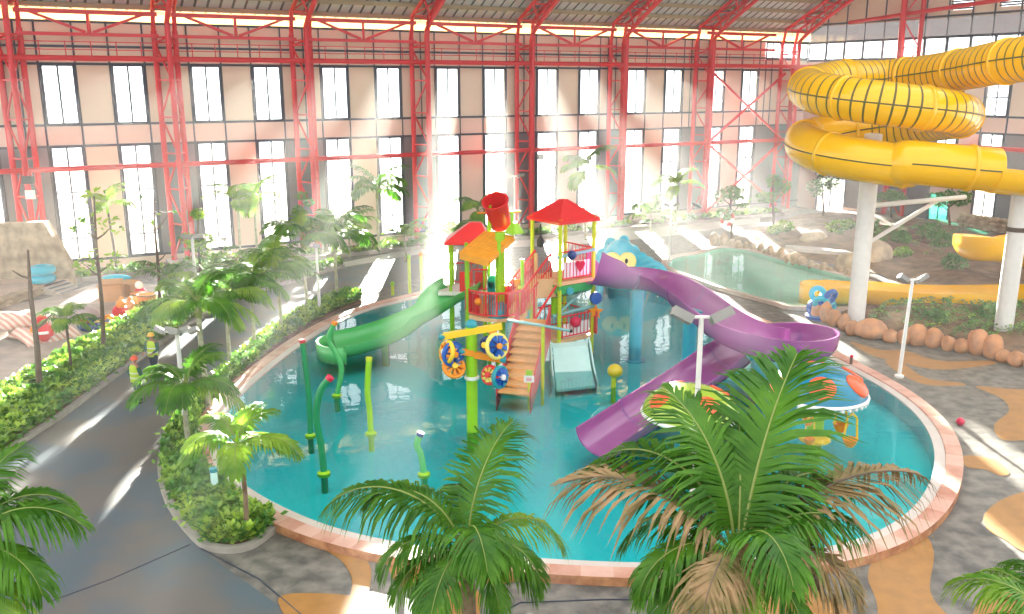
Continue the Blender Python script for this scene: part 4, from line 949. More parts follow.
# --- turning wheel post
bw = G(472.5, 432, .1); Yw = bw.y; tz = AT(472, 326, Yw).z
sw = thing('spinning_wheel_post', bw, 'thick lime post with yellow arms and turning toy water wheels', 'water toy')
MB().tube([V((bw.x, Yw, -.55)), V((bw.x, Yw, tz))], .19, 18).build('post', m_lime, sw, True); MB().ball((bw.x, Yw, tz + .03), .2, 16, 8).build('post_cap', m_teal, sw, True)
MB().lathe((bw.x, Yw, AT(472, 379, Yw).z), [(.2, 0), (.25, .02), (.25, .1), (.2, .12)], 18).build('collar', m_pwhite, sw, True)
for (xa, ya, xb, yb) in ((442, 336.5, 502, 326), (474, 354.5, 503, 359.5), (462, 351, 474, 353)):
    a, c = AT(xa, ya, Yw - .1), AT(xb, yb, Yw - .1)
    MB().bar(a, c, .2, .2).build('arm', m_orange if ya > 350 else m_yellow, sw)
    e2 = c if yb > 355 else a; MB().lathe(e2, [(.11, -.1), (.13, 0), (.11, .1)], 12, (1, 0, 0)).build('arm_cap', m_teal, sw, True)
def wheel(px, py, r, m1, m2, ax, lab_mats):
    c = AT(px, py, Yw - .25); b = MB(); ax = V(ax).normalized(); rot = V((0, 0, 1)).rotation_difference(ax).to_matrix(); n = 8
    b.cur = 0; b.torus(c, r, .075, ax, 20, 8); b.cur = 1
    for k in range(n):
        a = 2 * pi * k / n; a2 = a + .5; p0 = rot @ V((cos(a) * r * .18, sin(a) * r * .18, 0)); p1 = rot @ V((cos(a) * r * .95, sin(a) * r * .95, .05)); p2 = rot @ V((cos(a2) * r * .92, sin(a2) * r * .92, -.08)); h2 = ax * .14
        b.loft([[c + p0 - h2, c + p1 - h2 * .6, c + p2 - h2], [c + p0 + h2, c + p1 + h2 * .6, c + p2 + h2]])
    b.cur = 2; b.lathe(c, [(.02, -.2), (.1, -.18), (.1, .18), (.02, .2)], 12, ax)
    b.build('water_wheel', lab_mats, sw, True)
    return c
W1 = wheel(447, 352, .33, 0, 0, (-.8, -.6, .25), [m_yellow, m_orange, m_pwhite]); W2 = wheel(453, 354, .36, 0, 0, (.6, -.75, .1), [m_blue, m_blue, m_orange])
W3 = wheel(454, 367, .33, 0, 0, (.3, -.8, .6), [m_orange, m_orange, m_yellow]); W4 = wheel(497, 346, .38, 0, 0, (.55, -.8, .2), [m_paley, m_blue, m_orange])
W5 = wheel(487, 345, .22, 0, 0, (-.6, -.8, .2), [m_navy, m_navy, m_yellow]); W6 = wheel(490, 375, .27, 0, 0, (-.5, -.8, .3), [m_redp, m_paley, m_redp]); W7 = wheel(500, 377, .33, 0, 0, (.75, -.6, .1), [m_teal, m_blue, m_pwhite])
hg = MB()
for p, (ax_, ay_) in zip((W1, W3, W4, W7), ((446, 336), (462, 352), (498, 327), (502, 359))): hg.tube([p, AT(ax_, ay_, Yw - .12)], .035, 8)
hg.build('hanger', m_pwhite, sw, True)
# ================================================================== POOL TOYS
def wavy(pts, r, mat, tipm, label, foot=m_lime, group='wavy spray poles in the pool'):
    b0 = G(*pts[0], .1); P = [V((b0.x, b0.y, -.5)), b0] + [AT(x, y, b0.y) for x, y in pts[1:]]
    t = thing('spray_pole', V((b0.x, b0.y, -.5)), label, 'spray pole', group)
    sp = spline(P, 6); MB().tube(sp, r, 12).build('pole', mat, t, True); d = (sp[-1] - sp[-2]).normalized()
    MB().tube([sp[-1] - d * .02, sp[-1] + d * .09], r * 1.12, 12).build('tip', tipm, t, True)
    MB().lathe(V((b0.x, b0.y, .05)), [(r * 1.9, 0), (r * 1.9, .1), (r, .16)], 14).build('foot_ring', foot, t, True)
wavy([(310.5, 436), (309, 400), (306, 370), (302.5, 342)], .095, m_dgreen, m_redside, 'straight dark green spray pole rising from the left part of the pool')
wavy([(324, 474), (321, 445), (316.5, 420), (317.5, 402), (322, 388), (329, 379)], .105, m_dgreen, m_crim, 'dark green spray pole bending over at the top with a red tip')
wavy([(337, 396), (341, 376), (340.5, 363), (333, 348), (328.5, 338), (334, 324)], .1, m_green, m_orange, 'light green S-shaped spray pole before the end of the green slide')
wavy([(371, 434), (369.5, 410), (367.5, 390), (369, 360)], .1, m_lime, m_limey, 'lime nearly straight spray pole right of the S-shaped one')
wavy([(424, 475), (421, 455), (417, 445), (420, 435)], .1, m_green, m_navy, 'short green spray pole with a blue tip behind the near palm frond')
t = wavy([(216, 499), (214.5, 482), (213.5, 471)], .1, m_mint, m_teal, 'short pale teal pole standing in the bed near the tip of the planting')
# umbrella toys
def mushroom(c, R_, zr, hgt, name, label, dome_m, post_m, spots, scallop, undermat):
    t = thing(name, V((c.x, c.y, -.5)), label, 'water umbrella', 'umbrella water toys')
    MB().tube([V((c.x, c.y, -.5)), V((c.x, c.y, zr + .2))], .26, 18).build('post', post_m, t, True)
    prof = [(R_ * sin(a), zr + hgt * cos(a)) for a in [pi / 2 * k / 9 for k in range(9, -1, -1)]]
    MB().lathe(V((c.x, c.y, 0)), [(R_ * .9, zr - .16), (R_ * .99, zr - .14), (R_ * 1.01, zr - .04)] + prof, 40).build('dome', dome_m, t, True)
    rimb = MB().torus(V((c.x, c.y, zr - .05)), R_ * 1.0, .06, (0, 0, 1), 44, 8)
    if scallop:
        for k in range(36): rimb.ball(V((c.x + R_ * .985 * cos(k * pi / 18), c.y + R_ * .985 * sin(k * pi / 18), zr - .15)), .075, 7, 5)
    rimb.build('rim', m_pwhite, t, True)
    for az, el, sr in spots:
        a, e = R(az), R(el); n = V((cos(a) * cos(e) / R_, sin(a) * cos(e) / R_, sin(e) / hgt)).normalized(); p = V((c.x + R_ * cos(e) * cos(a), c.y + R_ * cos(e) * sin(a), zr + hgt * sin(e)))
        MB().lathe(p, [(sr * 1.02, -.12), (sr, -.02), (sr * .8, .025), (.02, .04)], 22, n).build('spot', M('orange_red_spot', (236, 92, 40), .3, .05), t, True)
    return t
cbm = V((9.85, 27.4, 0))
mushroom(cbm, 1.5, 1.88, .85, 'water_umbrella', 'blue mushroom umbrella with orange spots and hanging yellow cups', M('azure_dome', (0, 126, 158), .25, .08, 1, coat=.4), m_lime, [(-105, 38, .42), (-40, 35, .42), (10, 40, .4), (80, 40, .4), (150, 40, .4), (180, 25, .4)], True, None)
MB_f = MB()
for k in range(8): a = 2 * pi * k / 8; MB_f.ball((cbm.x + .36 * cos(a), cbm.y + .36 * sin(a), .3), .19, 10, 6, (1, 1, .6))
MB_f.lathe((cbm.x, cbm.y, .12), [(.3, 0), (.5, .1), (.45, .28), (.25, .34)], 20); o = MB_f.build('base_flower', m_yellow, bpy.data.objects['water_umbrella'], True)
for i, (px, py, pt, lab) in enumerate([(840.5, 426, 403, 'yellow hanging cup nearest the lime post, under the blue mushroom'), (850, 441, 405, 'lowest yellow hanging cup under the blue mushroom'), (809, 440, 408, 'yellow hanging cup seen through the palm frond, lower of the pair'), (808, 421, 404, 'small upper yellow hanging cup seen through the palm frond')]):
    c = AT(px, py, 26.6 if i != 1 else 26.3); sc = 1.0 if i < 2 else .75
    t = thing('hanging_cup', c, lab, 'cup', 'yellow cups hanging from the blue mushroom')
    MB().lathe(c, [(.02, -.2 * sc), (.12 * sc, -.18 * sc), (.2 * sc, -.06 * sc), (.23 * sc, .06 * sc), (.25 * sc, .08 * sc), (.22 * sc, .09 * sc), (.1 * sc, -.1 * sc), (.02, -.12 * sc)], 18).build('bowl', m_orange, t, True)
    tz_ = AT(px, pt, c.y).z; b = MB(); hk = c.z + (tz_ - c.z) * .72
    for sg in (-1, 1): b.tube([c + V((.21 * sc * sg, 0, .06)), V((c.x + .15 * sc * sg, c.y, hk - .1)), V((c.x, c.y, hk + .06))], .035 * sc, 8)
    b.build('yoke', m_yellow, t, True); MB().tube([V((c.x, c.y, hk)), V((c.x, c.y, 1.75))], .03, 8).build('rod', m_white, t, True)
clm = V((5.45, 25.95, 0))
mushroom(clm, 1.45, 1.75, .8, 'water_umbrella', 'lime green dome umbrella with a white rim behind the largest palm', M('lime_dome', (158, 190, 52), .22, .06, 1, coat=.5), m_lime, [(-70, 45, .34), (20, 45, .34), (110, 45, .34), (200, 40, .34)], False, None)
# yellow ball toy
p = G(613.5, 388, .1); t = thing('spray_ball', V((p.x, p.y, -.5)), 'yellow ball on a short stem in the open water', 'water toy'); c = AT(615, 371, p.y)
MB().ball(c, .3, 18, 10, (1, 1, .9)).build('ball', M('golden_ball', (214, 190, 40), .3, .1), t, True); MB().tube([V((p.x, p.y, -.55)), V((p.x, p.y, c.z))], .1, 10).build('stem', m_limey, t, True)
# cyan creature with yellow eyes behind the purple slide
cz = V((AT(628, 262, 48).x, 49.6, 0)); t = thing('sea_creature_toy', V((cz.x, cz.y, -.45)), 'cyan many-armed sea creature water toy with two yellow round eyes', 'water toy')
MB().ball(cz + V((-.2, .2, 1.5)), 1, 20, 12, (1.05, .9, 1.5)).build('body', m_cyan, t, True)
for sg in (-1, 1):
    ec = cz + V((-.35 + .42 * sg, -.85, 1.95)); MB().lathe(ec, [(.02, -.14), (.42, -.12), (.5, 0), (.44, .1), (.02, .14)], 22, (.05 * sg, -1, .25)).build('eye', m_paley, t, True)
    MB().ball(ec + V((.08 * -sg, -.17, .04)), .12, 10, 6, (.7, .5, 1.2)).build('pupil', m_black, t, True)
for k, (dx, dy, h_, rr) in enumerate([(-1.3, .3, 2.3, .3), (-.8, 1.0, 2.8, .3), (.1, 1.1, 2.9, .32), (.7, .7, 2.4, .3), (1.1, .2, 2.1, .28), (1.5, .0, 1.9, .26), (1.9, -.2, 1.7, .24)]):
    P = spline([cz + V((dx * .3, dy * .3 + .1, .9)), cz + V((dx * .7, dy * .7, h_ * .9)), cz + V((dx, dy, h_ * .92)), cz + V((dx * 1.2 + .12, dy - .35, h_ * .55)), cz + V((dx * 1.25 + .3, dy - .5, .2)), cz + V((dx * 1.25 + .4, dy - .5, -.45))], 6)
    MB().tube(P, [rr * (1.05 - .4 * i / (len(P) - 1)) for i in range(len(P))], 12).build('arm', m_cyan, t, True)
# blue splash toy by the boulders
c = G(822, 318); t = thing('splash_toy', c, 'blue curled splash toy by the lagoon coping and the first boulder', 'water toy'); rg = random.Random(3)
for k in range(6):
    a = k * 1.05; MB().torus(c + V((cos(a) * .42, sin(a) * .36, .5 + .34 * (k % 3))), .3, .14, (cos(a), -1, .5 * sin(a)), 16, 8).build('ring', m_blue if k % 2 else m_cyan, t, True)
MB().lathe(c, [(.8, 0), (.84, .14), (.5, .3), (.05, .36)], 18).build('base', m_blue, t, True)
# small red ball and small post on the deck
c = G(960, 425); tag(MB().ball(c + V((0, 0, .13)), .14, 14, 8).build('red_ball', m_crim, None, True, origin=c), 'small red ball lying by the pool coping at the bright strip', 'ball')
c = G(851, 364, .24); t = thing('bollard', c, 'tiny dark brown bollard on the coping behind the blue mushroom', 'bollard'); MB().lathe(c, [(.06, 0), (.06, .3)], 10).build('shaft', m_bark, t, True); MB().ball(c + V((0, 0, .33)), .08, 8, 6).build('top', m_crim, t, True)
p = V((8.55, 30.3, 0)); t = thing('wooden_post', V((p.x, p.y, -.5)), 'weathered brown wooden post standing in the water below the purple bend', 'post'); MB().lathe(V((p.x, p.y, -.55)), [(.12, 0), (.12, 1.9), (.13, 1.9), (.13, 2.0)], 12).build('shaft', m_bark, t, True); MB().lathe(V((p.x, p.y, 1.45)), [(.16, 0), (.14, .12)], 12).build('cap', m_trunk, t, True)
#NEXT
# ================================================================== YELLOW TUBE SLIDE
hx, hy, hr = 17.4, 43.3, 3.35
def hel(a, z): return V((hx + hr * cos(a), hy + hr * sin(a), z))
zt = lambda a: 9.15 - 2.5 * (a / (2 * pi))           # a = 0 on the right, falling as it turns
ang = [R(90) - R(15) * k for k in range(0, 50)]
# upper straight from the frame edge, to the back of the loop, then down the helix (front pass, right end, back, left end, front)
start = [AT(1120, 42, 35.5), AT(1060, 54, 37.5), AT(1010, 61, 40.0), AT(960, 70, 43.4), AT(915, 76, 46.3), AT(880, 79, 47.4)]
hp = []
z0, n_ = 11.55, 0
for k in range(1, 40):
    th_ = R(90) + R(15) * k                            # counter-clockwise from the back: left, front, right, back
    z = 11.75 - 2.55 * (k * 15 / 360)
    hp.append(V((hx + hr * cos(th_), hy + hr * sin(th_), z)))
    if th_ >= R(90 + 360 + 170): break
tail = [AT(905, 162, 39.6), AT(960, 167, 39.4), AT(1007, 171, 39.2), AT(1060, 176, 39.2), AT(1110, 182, 40)]
P = [p for p in start] + hp + tail
ypath = resample(spline(P, 8), .075)
L_open = next(i for i, p in enumerate(ypath) if i > len(ypath) * .8 and p.x > AT(1003, 180, 38.6).x)
RT = .95
L_str = next(i for i, p in enumerate(ypath) if i > len(ypath) * .45 and p.x > hx + hr * .3 and p.y > hy + hr * .9)
ys = thing('water_slide', V((hx, hy, 0)), 'giant yellow spiral tube slide with dark rings on white posts', 'slide')
tb = MB(); rings = []; N = 22; prev = None
for i, p in enumerate(ypath[:L_open]):
    t = (ypath[i + 1] - ypath[max(i - 1, 0)]).normalized(); x = V((t.y, -t.x, 0)).normalized(); y = x.cross(t)
    rings.append([p + (x * cos(2 * pi * j / N) + y * sin(2 * pi * j / N)) * RT for j in range(N)])
seg0 = 0
for i in range(len(rings) - 1):
    if i <= L_str + 12: tb.cur = 1 if i % 6 == 0 else 0
    else: tb.cur = 0
    n0 = len(tb.v); tb.v += rings[i] + rings[i + 1]
    for j in range(N): tb.face((n0 + j, n0 + (j + 1) % N, n0 + N + (j + 1) % N, n0 + N + j))
o = tb.build('tube', [m_yel, m_yeld], ys, 'all')
fl = 0
for i in range(20, L_open - 5, 46):
    b = MB(); b.loft([[ypath[i + q] + (v - ypath[i]) * 1.07 for v in rings[i]] for q in (0, 2)]); b.build('flange', m_yel, ys, 'all')
for sg in (-1, 1):
    b = MB(); b.tube([rings[i][0 if sg > 0 else N // 2] for i in range(0, L_open, 6)], .035, 6); b.build('seam', m_yeld, ys, True)
op = resample(ypath[L_open - 4:], .3)
MB().loft(flume_rings([p - V((0, 0, RT)) for p in op], RT, .05, .07, 14)).build('open_flume', m_yel, ys, True)
# posts
def bigpost(px, py, top, r, label):
    c = G(px, py); t = thing('slide_post', c, label, 'post', 'white posts of the yellow slide')
    MB().lathe(c, [(r, 0), (r, top), (r * .6, top + .05)], 20).build('shaft', m_white, t, True)
    MB().lathe(c, [(r * 1.6, 0), (r * 1.6, .12), (r * 1.05, .16)], 20).build('foot_plate', m_kerb, t, True)
    MB().lathe(c + V((0, 0, top - 1.9)), [(r * 1.12, -.1), (r * 1.12, .1)], 20).build('clamp', m_bark, t, True)
    return c, t
c1, t1 = bigpost(855, 328, 9.2, .4, 'thick white post inside the yellow spiral slide, beside the lagoon boulders')
c2, t2 = bigpost(1002, 338, 7.0, .4, 'thick white post near the frame edge, holding the lower yellow tube')
c3, t3 = bigpost(1042, 322, 9.5, .38, 'white post just outside the frame behind the yellow slide')
b = MB(); q = c1 + V((0, 0, 5.9)); b.tube([q, AT(965, 197, 44.5)], .12, 8); b.tube([c1 + V((0, 0, 4.0)), AT(940, 199, 44.0)], .1, 8); b.build('arm_brace', m_white, t1, True)
b = MB(); b.tube([c1 + V((0, 0, 8.6)), hel(R(0), 8.2)], .1, 8); b.tube([c1 + V((0, 0, 8.2)), hel(R(170), 8.0)], .1, 8); b.build('bracket', m_gtrail, t1, True)
b = MB(); b.tube([c2 + V((0, 0, 6.6)), AT(985, 186, 39.2)], .1, 8); b.build('bracket', m_gtrail, t2, True)
# lower bend and run-out into the lagoon
lp = [AT(1130, 215, 45), AT(1090, 228, 43.6), AT(1040, 240, 43.0), AT(1005, 243, 43.6), AT(979, 243, 45.2), AT(974, 242, 47.2), AT(990, 244, 48.8), AT(1030, 252, 49.5), AT(1080, 262, 49)]
lpath = resample(spline(lp, 8), .22)
l1 = thing('water_slide', AT(1000, 262, 45) - V((0, 0, 2)), 'round open bend of a yellow slide with a red floral print, by the frame edge', 'slide')
MB().loft(flume_rings([p - V((0, 0, .85)) for p in lpath], .92, .3, .07, 14)).build('flume', m_yel, l1, True)
fm = MB(); rg = random.Random(9)
for k in range(26):
    tt = .28 + .16 * rg.random() if k < 18 else .52 * 0 + .18 + .05 * rg.random(); i = int(tt * len(lpath)); p = lpath[i] - V((0, 0, .85)); t = (lpath[i + 1] - lpath[i - 1]).normalized(); s_ = V((t.y, -t.x, 0)).normalized()
    a = rg.uniform(.5, 1.25); d = s_ * sin(a) - V((0, 0, 1)) * cos(a)
    cc = p + V((0, 0, .92)) + d * 1.0; u = t; v_ = d.cross(u); w2 = rg.uniform(.08, .17); an = rg.uniform(0, 3); u2, v2 = u * cos(an) + v_ * sin(an), v_ * cos(an) - u * sin(an)
    if d.y > .2: continue
    fm.loft([[cc + u2 * w2 + d * .012, cc + v2 * w2 * .45 + d * .012, cc - u2 * w2 + d * .012, cc - v2 * w2 * .45 + d * .012], [cc + u2 * w2 - d * .02, cc + v2 * w2 * .45 - d * .02, cc - u2 * w2 - d * .02, cc - v2 * w2 * .45 - d * .02]])
fm.build('floral_print', m_redp, l1)
b = MB(); b.tube([lpath[int(len(lpath) * .3)] - V((0, 0, .95)), V((*lpath[int(len(lpath) * .3)][:2], 0))], .14, 10); b.build('support', m_white, l1, True)
rp_ = [AT(1110, 300, 44.5), AT(1060, 304, 44.6), AT(1010, 303, 44.8), AT(960, 302, 45.2), AT(915, 300, 45.8), AT(875, 296, 46.6), AT(845, 295, 47.4), AT(818, 293, 48.0)]
rpath = resample(spline(rp_, 8), .25)
l2 = thing('water_slide', AT(900, 305, 45.8), 'low yellow run-out slide ending in the green lagoon', 'slide')
MB().loft(flume_rings([p - V((0, 0, .45)) for p in rpath], 1.0, lambda t: (.35 * max(0, 1 - t * 1.25),) * 2, .08, 14)).build('flume', m_yel, l2, True)
e = rpath[-1] - V((0, 0, .45)); b = MB(); td = (rpath[-1] - rpath[-4]).normalized(); sd = V((td.y, -td.x, 0)).normalized(); td = V((td.x, td.y, 0)).normalized()
lip = [e + sd * 1.05 * cos(a) + td * 1.1 * sin(a) for a in [pi * k / 12 for k in range(13)]]
b.loft([[p + V((0, 0, .98)), p + V((0, 0, .3)), p + V((0, 0, -.2))] for p in lip], False, False); b.poly([p + V((0, 0, .25)) for p in lip]); o = b.build('end_lip', m_yel, l2, True); o.modifiers.new('thick', 'SOLIDIFY').thickness = .07
b = MB()
for k in range(4, len(rpath) - 10, 12): b.bar(rpath[k] - V((0, 0, .4)), V((rpath[k].x, rpath[k].y, 0)), .3, .3)
b.build('support', m_kerb, l2)
# ================================================================== LAMP POSTS
def lamp(base, top, r, heads, label, mat=m_white, name='lamp_post', tilt=.35):
    t = thing(name, base, label, 'lamp post', None)
    MB().tube([base, top], [r, r * .8], 10).build('pole', mat, t, True)
    MB().lathe(base, [(r * 2.4, 0), (r * 2.4, .08), (r * 1.1, .12)], 12).build('base_plate', mat, t, True)
    b = MB(); b.tube([top + V((-max(abs(h[0]) for h in heads) * .75, 0, .02)), top + V((max(abs(h[0]) for h in heads) * .75, 0, .02))], r * .55, 8); b.build('cross_arm', mat, t, True)
    for dx, dy, sx, sy, th_, roll in heads:
        c = top + V((dx, dy, .06)); ax_ = V((cos(roll), 0, sin(roll))); up = V((-sin(roll), 0, cos(roll))); fy = V((0, cos(tilt), -sin(tilt))); up = ax_.cross(fy).normalized()
        h = MB().obox(c, ax_ * sx / 2, fy * sy / 2, up * th_ / 2).build('floodlight', m_hous, t)
        hs = MB().obox(c - fy * sy * .1 - up * (th_ / 2 + .01), ax_ * sx * .44, fy * sy * .4, up * .012).build('lens', m_lens, h)
        hs.location = -V((0, 0, 0)); hs.matrix_parent_inverse = Matrix.Identity(4)
    return t
tp7 = AT(701.5, 318, 18.75); lamp(V((tp7.x, 18.75, 0)), tp7, .07, [(-.42, 0, .48, .38, .2, R(-28)), (.42, 0, .48, .38, .2, R(28))], 'grey twin floodlight on a tall pole in front of the purple slide', m_white)
b9 = G(899, 377, .24); b9.z = .24; t9 = AT(909, 280, b9.y); lamp(V((b9.x, b9.y, .24)), V((b9.x + .12, b9.y, t9.z)), .075, [(-.36, 0, .4, .32, .16, R(-35)), (.36, 0, .4, .32, .16, R(35))], 'white twin floodlight pole on the pool coping beside the boulders', m_white)
b1 = G(186, 430); t1_ = AT(175, 332, b1.y); lamp(b1, V((b1.x, b1.y, t1_.z)), .09, [(dx, dy, .3, .3, .16, R(r_)) for dx, dy, r_ in ((-.55, 0, -30), (-.25, .1, -12), (.25, .1, 12), (.55, 0, 30), (0, -.2, 0))], 'white lamp post with a cluster of floodlights amid the palms near the workers', m_white)
b2 = G(199, 318); t2_ = AT(193, 238, b2.y); lamp(b2, V((b2.x, b2.y, t2_.z)), .09, [(-.25, 0, .5, .4, .2, R(-8)), (.35, 0, .5, .4, .2, R(8))], 'white lamp post with a dark double head before the second column', m_white)
b3 = G(320, 316); lamp(b3, V((b3.x, b3.y, AT(317, 247, b3.y).z)), .08, [(0, 0, .3, .3, .2, 0)], 'short white lamp post in the poolside bed near the pool curve', m_white)
b4 = G(669, 263); lamp(b4, V((b4.x, b4.y, AT(669, 206, b4.y).z)), .07, [(-.3, 0, .4, .3, .15, R(-20)), (.3, 0, .4, .3, .15, R(20))], 'slim white lamp post on the far deck behind the cyan creature', m_white)
b5 = W(32.0, 4.6, 0); lamp(b5, V((b5.x, b5.y, 4.9)), .07, [(-.45, 0, .55, .35, .15, R(-12)), (.45, 0, .55, .35, .15, R(12))], 'slim white lamp post rising behind the small red hip roof', m_white)
b6 = G(226, 268); lamp(b6, V((b6.x, b6.y, AT(225, 240, b6.y).z)), .07, [(0, 0, .3, .3, .2, 0)], 'low white post light in the strip between the second and third columns', m_white)
# life ring on the lagoon tree
c = AT(727, 218, G(731, 242).y - .3); t = thing('life_ring', c, 'red and white life ring hung on the tree at the lagoon corner', 'life ring')
b = MB()
for k in range(24):
    b.cur = (k // 3) % 2; a0, a1 = 2 * pi * k / 24, 2 * pi * (k + 1) / 24
    b.tube([c + V((cos(a) * .42, 0, sin(a) * .52)) for a in (a0, a1)], .13, 8, False)
b.build('ring', [m_redp, m_pwhite], t, True)
c = G(851, 206); tag(MB().lathe(c, [(.3, 0), (.4, .7), (.42, .72), (.36, .72), (.28, .06)], 16).build('red_bin', m_redp, None, True, origin=c), 'red bin standing by the bright doorway in the end wall', 'bin')
# floodlight on column one
c = AT(28, 180, W(.82, 2.1, 0).y - .35); t = thing('floodlight', c, 'black floodlight with a white box fixed on the first column', 'floodlight')
MB().box(c, .6, .35, .42).build('housing', m_black, t); MB().box(c + V((.02, 0, -.85)), .5, .2, .5).build('junction_box', m_pwhite, t)
c = AT(541, 157, W(34.9, 2.2, 0).y); t = thing('floodlight', c, 'small black floodlight fixed on the fifth column', 'floodlight'); MB().box(c, .45, .3, .4).build('housing', m_black, t); MB().box(c + V((0, -.16, 0)), .36, .03, .3).build('lens', m_lens, t)
# ================================================================== WORKERS
m_skin = M('brown_skin', (150, 104, 76), .6, .06); m_vest = M('lime_safety_vest', (176, 206, 36), .7, .08); m_cloth = M('dark_work_clothes', (52, 62, 72), .8, .15, 4); m_sleeve = M('dark_green_sleeve', (34, 92, 74), .8, .15, 4); m_helm = M('orange_red_helmet', (232, 86, 44), .35, .05); m_helmw = M('orange_yellow_helmet', (238, 190, 60), .35, .05); m_strip = M('silver_band', (214, 216, 208), .3, .03)
def skin(root, name, verts, edges, radii, mat, rootv=0, sub=1):
    me = bpy.data.meshes.new(name); me.from_pydata([tuple(v) for v in verts], edges, []); me.materials.append(mat)
    o = bpy.data.objects.new(name, me); COL.objects.link(o); o.parent = root
    m = o.modifiers.new('skin', 'SKIN'); m.use_smooth_shade = True
    for i, r in enumerate(radii):
        sv = me.skin_vertices[0].data[i]; sv.radius = (r if isinstance(r, tuple) else (r, r)); sv.use_root = (i == rootv)
    s = o.modifiers.new('sub', 'SUBSURF'); s.levels = sub; s.render_levels = sub + 1; return o
def worker(base, yaw, label, helm, arms, legs=(.12, -.1)):
    t = thing('person', base, label, 'person'); t.rotation_euler = (0, 0, yaw)
    v = [(0, 0, .92), (0, .01, 1.12), (0, .02, 1.32), (0, .01, 1.46), (0, .0, 1.54), (0, -.015, 1.63), (0, -.01, 1.74)]; r = [.15, (.15, .12), (.17, .12), (.09, .08), .055, .088, .075]; e = [(0, 1), (1, 2), (2, 3), (3, 4), (4, 5), (5, 6)]
    def add(p, rad, par): v.append(p); r.append(rad); e.append((par, len(v) - 1)); return len(v) - 1
    hands = []
    for sg, (ex, ey, ez, hx_, hy_, hz_) in zip((-1, 1), arms):
        s_ = add((sg * .19, .01, 1.42), .065, 3); el = add((ex, ey, ez), .05, s_); h = add((hx_, hy_, hz_), .036, el); d = (V((hx_, hy_, hz_)) - V((ex, ey, ez))).normalized()
        pm_ = V((hx_, hy_, hz_)) + d * .08; ip = add(tuple(pm_), .034, h); sd = d.cross(V((0, 0, 1)) if abs(d.z) < .9 else V((0, 1, 0))).normalized()
        for k, ln in enumerate((.075, .085, .08, .062)):
            f0 = pm_ + sd * (k - 1.5) * .021 + d * .03; a = add(tuple(f0), .01, ip); m1 = f0 + d * ln * .55; a = add(tuple(m1), .009, a); add(tuple(m1 + (d * .7 + V((0, -.3, -.5))).normalized() * ln * .5), .007, a)
        th0 = V((hx_, hy_, hz_)) + d * .03 - sd * .035; a = add(tuple(th0), .011, h); add(tuple(th0 + (d - sd * .7).normalized() * .06), .008, a)
    for sg, fy in zip((-1, 1), legs):
        hp_ = add((sg * .1, 0, .86), .1, 0); kn = add((sg * .11, fy * .5 - .03, .48), .07, hp_); an = add((sg * .12, fy, .09), .045, kn); add((sg * .13, fy - .14, .045), .042, an)
    skin(t, 'body', v, e, r, m_skin)
    # face: nose, eyes, mouth line ; clothes as children
    b = MB(); 
    def loc(p): return t.location + V(p)
    b.ball(loc((0, -.105, 1.63)), .018, 8, 6); b.build('nose', m_skin, t, True)
    b = MB(); b.ball(loc((-.035, -.088, 1.66)), .012, 8, 6); b.ball(loc((.035, -.088, 1.66)), .012, 8, 6); b.build('eyes', m_black, t, True)
    b = MB(); b.box(loc((0, -.093, 1.585)), .05, .012, .012); b.build('mouth', m_crim, t)
    MB().lathe(loc((0, -.01, 1.69)), [(.15, 0), (.155, .015), (.125, .03), (.12, .08), (.085, .125), (.02, .145)], 18).build('helmet', helm, t, True)
    vt = MB(); vt.loft([[loc((w * cos(a), .012 + dp_ * sin(a), z)) for a in [2 * pi * k / 20 for k in range(20)]] for z, w, dp_ in ((.84, .225, .175), (1.0, .215, .165), (1.2, .225, .165), (1.38, .235, .15), (1.47, .15, .11), (1.49, .085, .08))], True, False); o = vt.build('safety_vest', m_vest, t, True); o.modifiers.new('t', 'SOLIDIFY').thickness = .012
    for z, w, dp_ in ((1.02, .222, .172), (1.2, .232, .172)): MB().loft([[loc((w * cos(a), .012 + dp_ * sin(a), z + q)) for a in [2 * pi * k / 20 for k in range(20)]] for q in (-.022, .022)], True, False).build('reflective_band', m_strip, t, True)
    for sg, fy in zip((-1, 1), legs): MB().tube([loc((sg * .1, 0, .9)), loc((sg * .11, fy * .5 - .03, .48)), loc((sg * .12, fy, .11))], [.125, .09, .075], 12).build('trouser_leg', m_cloth, t, True); MB().ball(loc((sg * .13, fy - .08, .05)), .06, 10, 6, (1, 2.1, .85)).build('boot', m_black, t, True)
    for sg, (ex, ey, ez, hx_, hy_, hz_) in zip((-1, 1), arms): MB().tube([loc((sg * .2, .01, 1.42)), loc((ex, ey, ez)), loc((ex + (hx_ - ex) * .9, ey + (hy_ - ey) * .9, ez + (hz_ - ez) * .9))], [.085, .066, .048], 12).build('sleeve', m_sleeve, t, True)
    return t
worker(G(138.5, 403), R(150), 'person in lime safety vest and orange helmet, walking on the grey road by the palm', m_helm, [(-.27, -.02, 1.14, -.25, -.2, .95), (.28, .06, 1.14, .3, -.02, .88)])
worker(G(155, 376), R(-15), 'second person in a lime vest and dark trousers, half hidden behind palm fronds', m_helmw, [(-.28, -.05, 1.15, -.2, -.28, 1.05), (.28, -.05, 1.15, .2, -.28, 1.05)], (.2, -.16))
# ================================================================== THE YARD ON THE FAR LEFT SIDE
yd = [(-140,330),(0,306),(40,300),(95,284),(150,284),(176,288),(160,299),(120,322),(70,348),(35,370),(0,392),(-140,450)]
struct(flat('yard_paving', [gpoly(yd)], .016, M('grey_yard_paver', (186, 172, 160), .6, scale=1.2, rgb2=(160, 146, 136), detail=6)))
jm = MB(); rg = random.Random(2)
for k in range(16):
    a, c = G(-60 + k * 8, 400 - k * 4), G(40 + k * 8, 336 - k * 3); jm.bar(a + V((0, 0, .016)), c + V((0, 0, .016)), .04, .01)
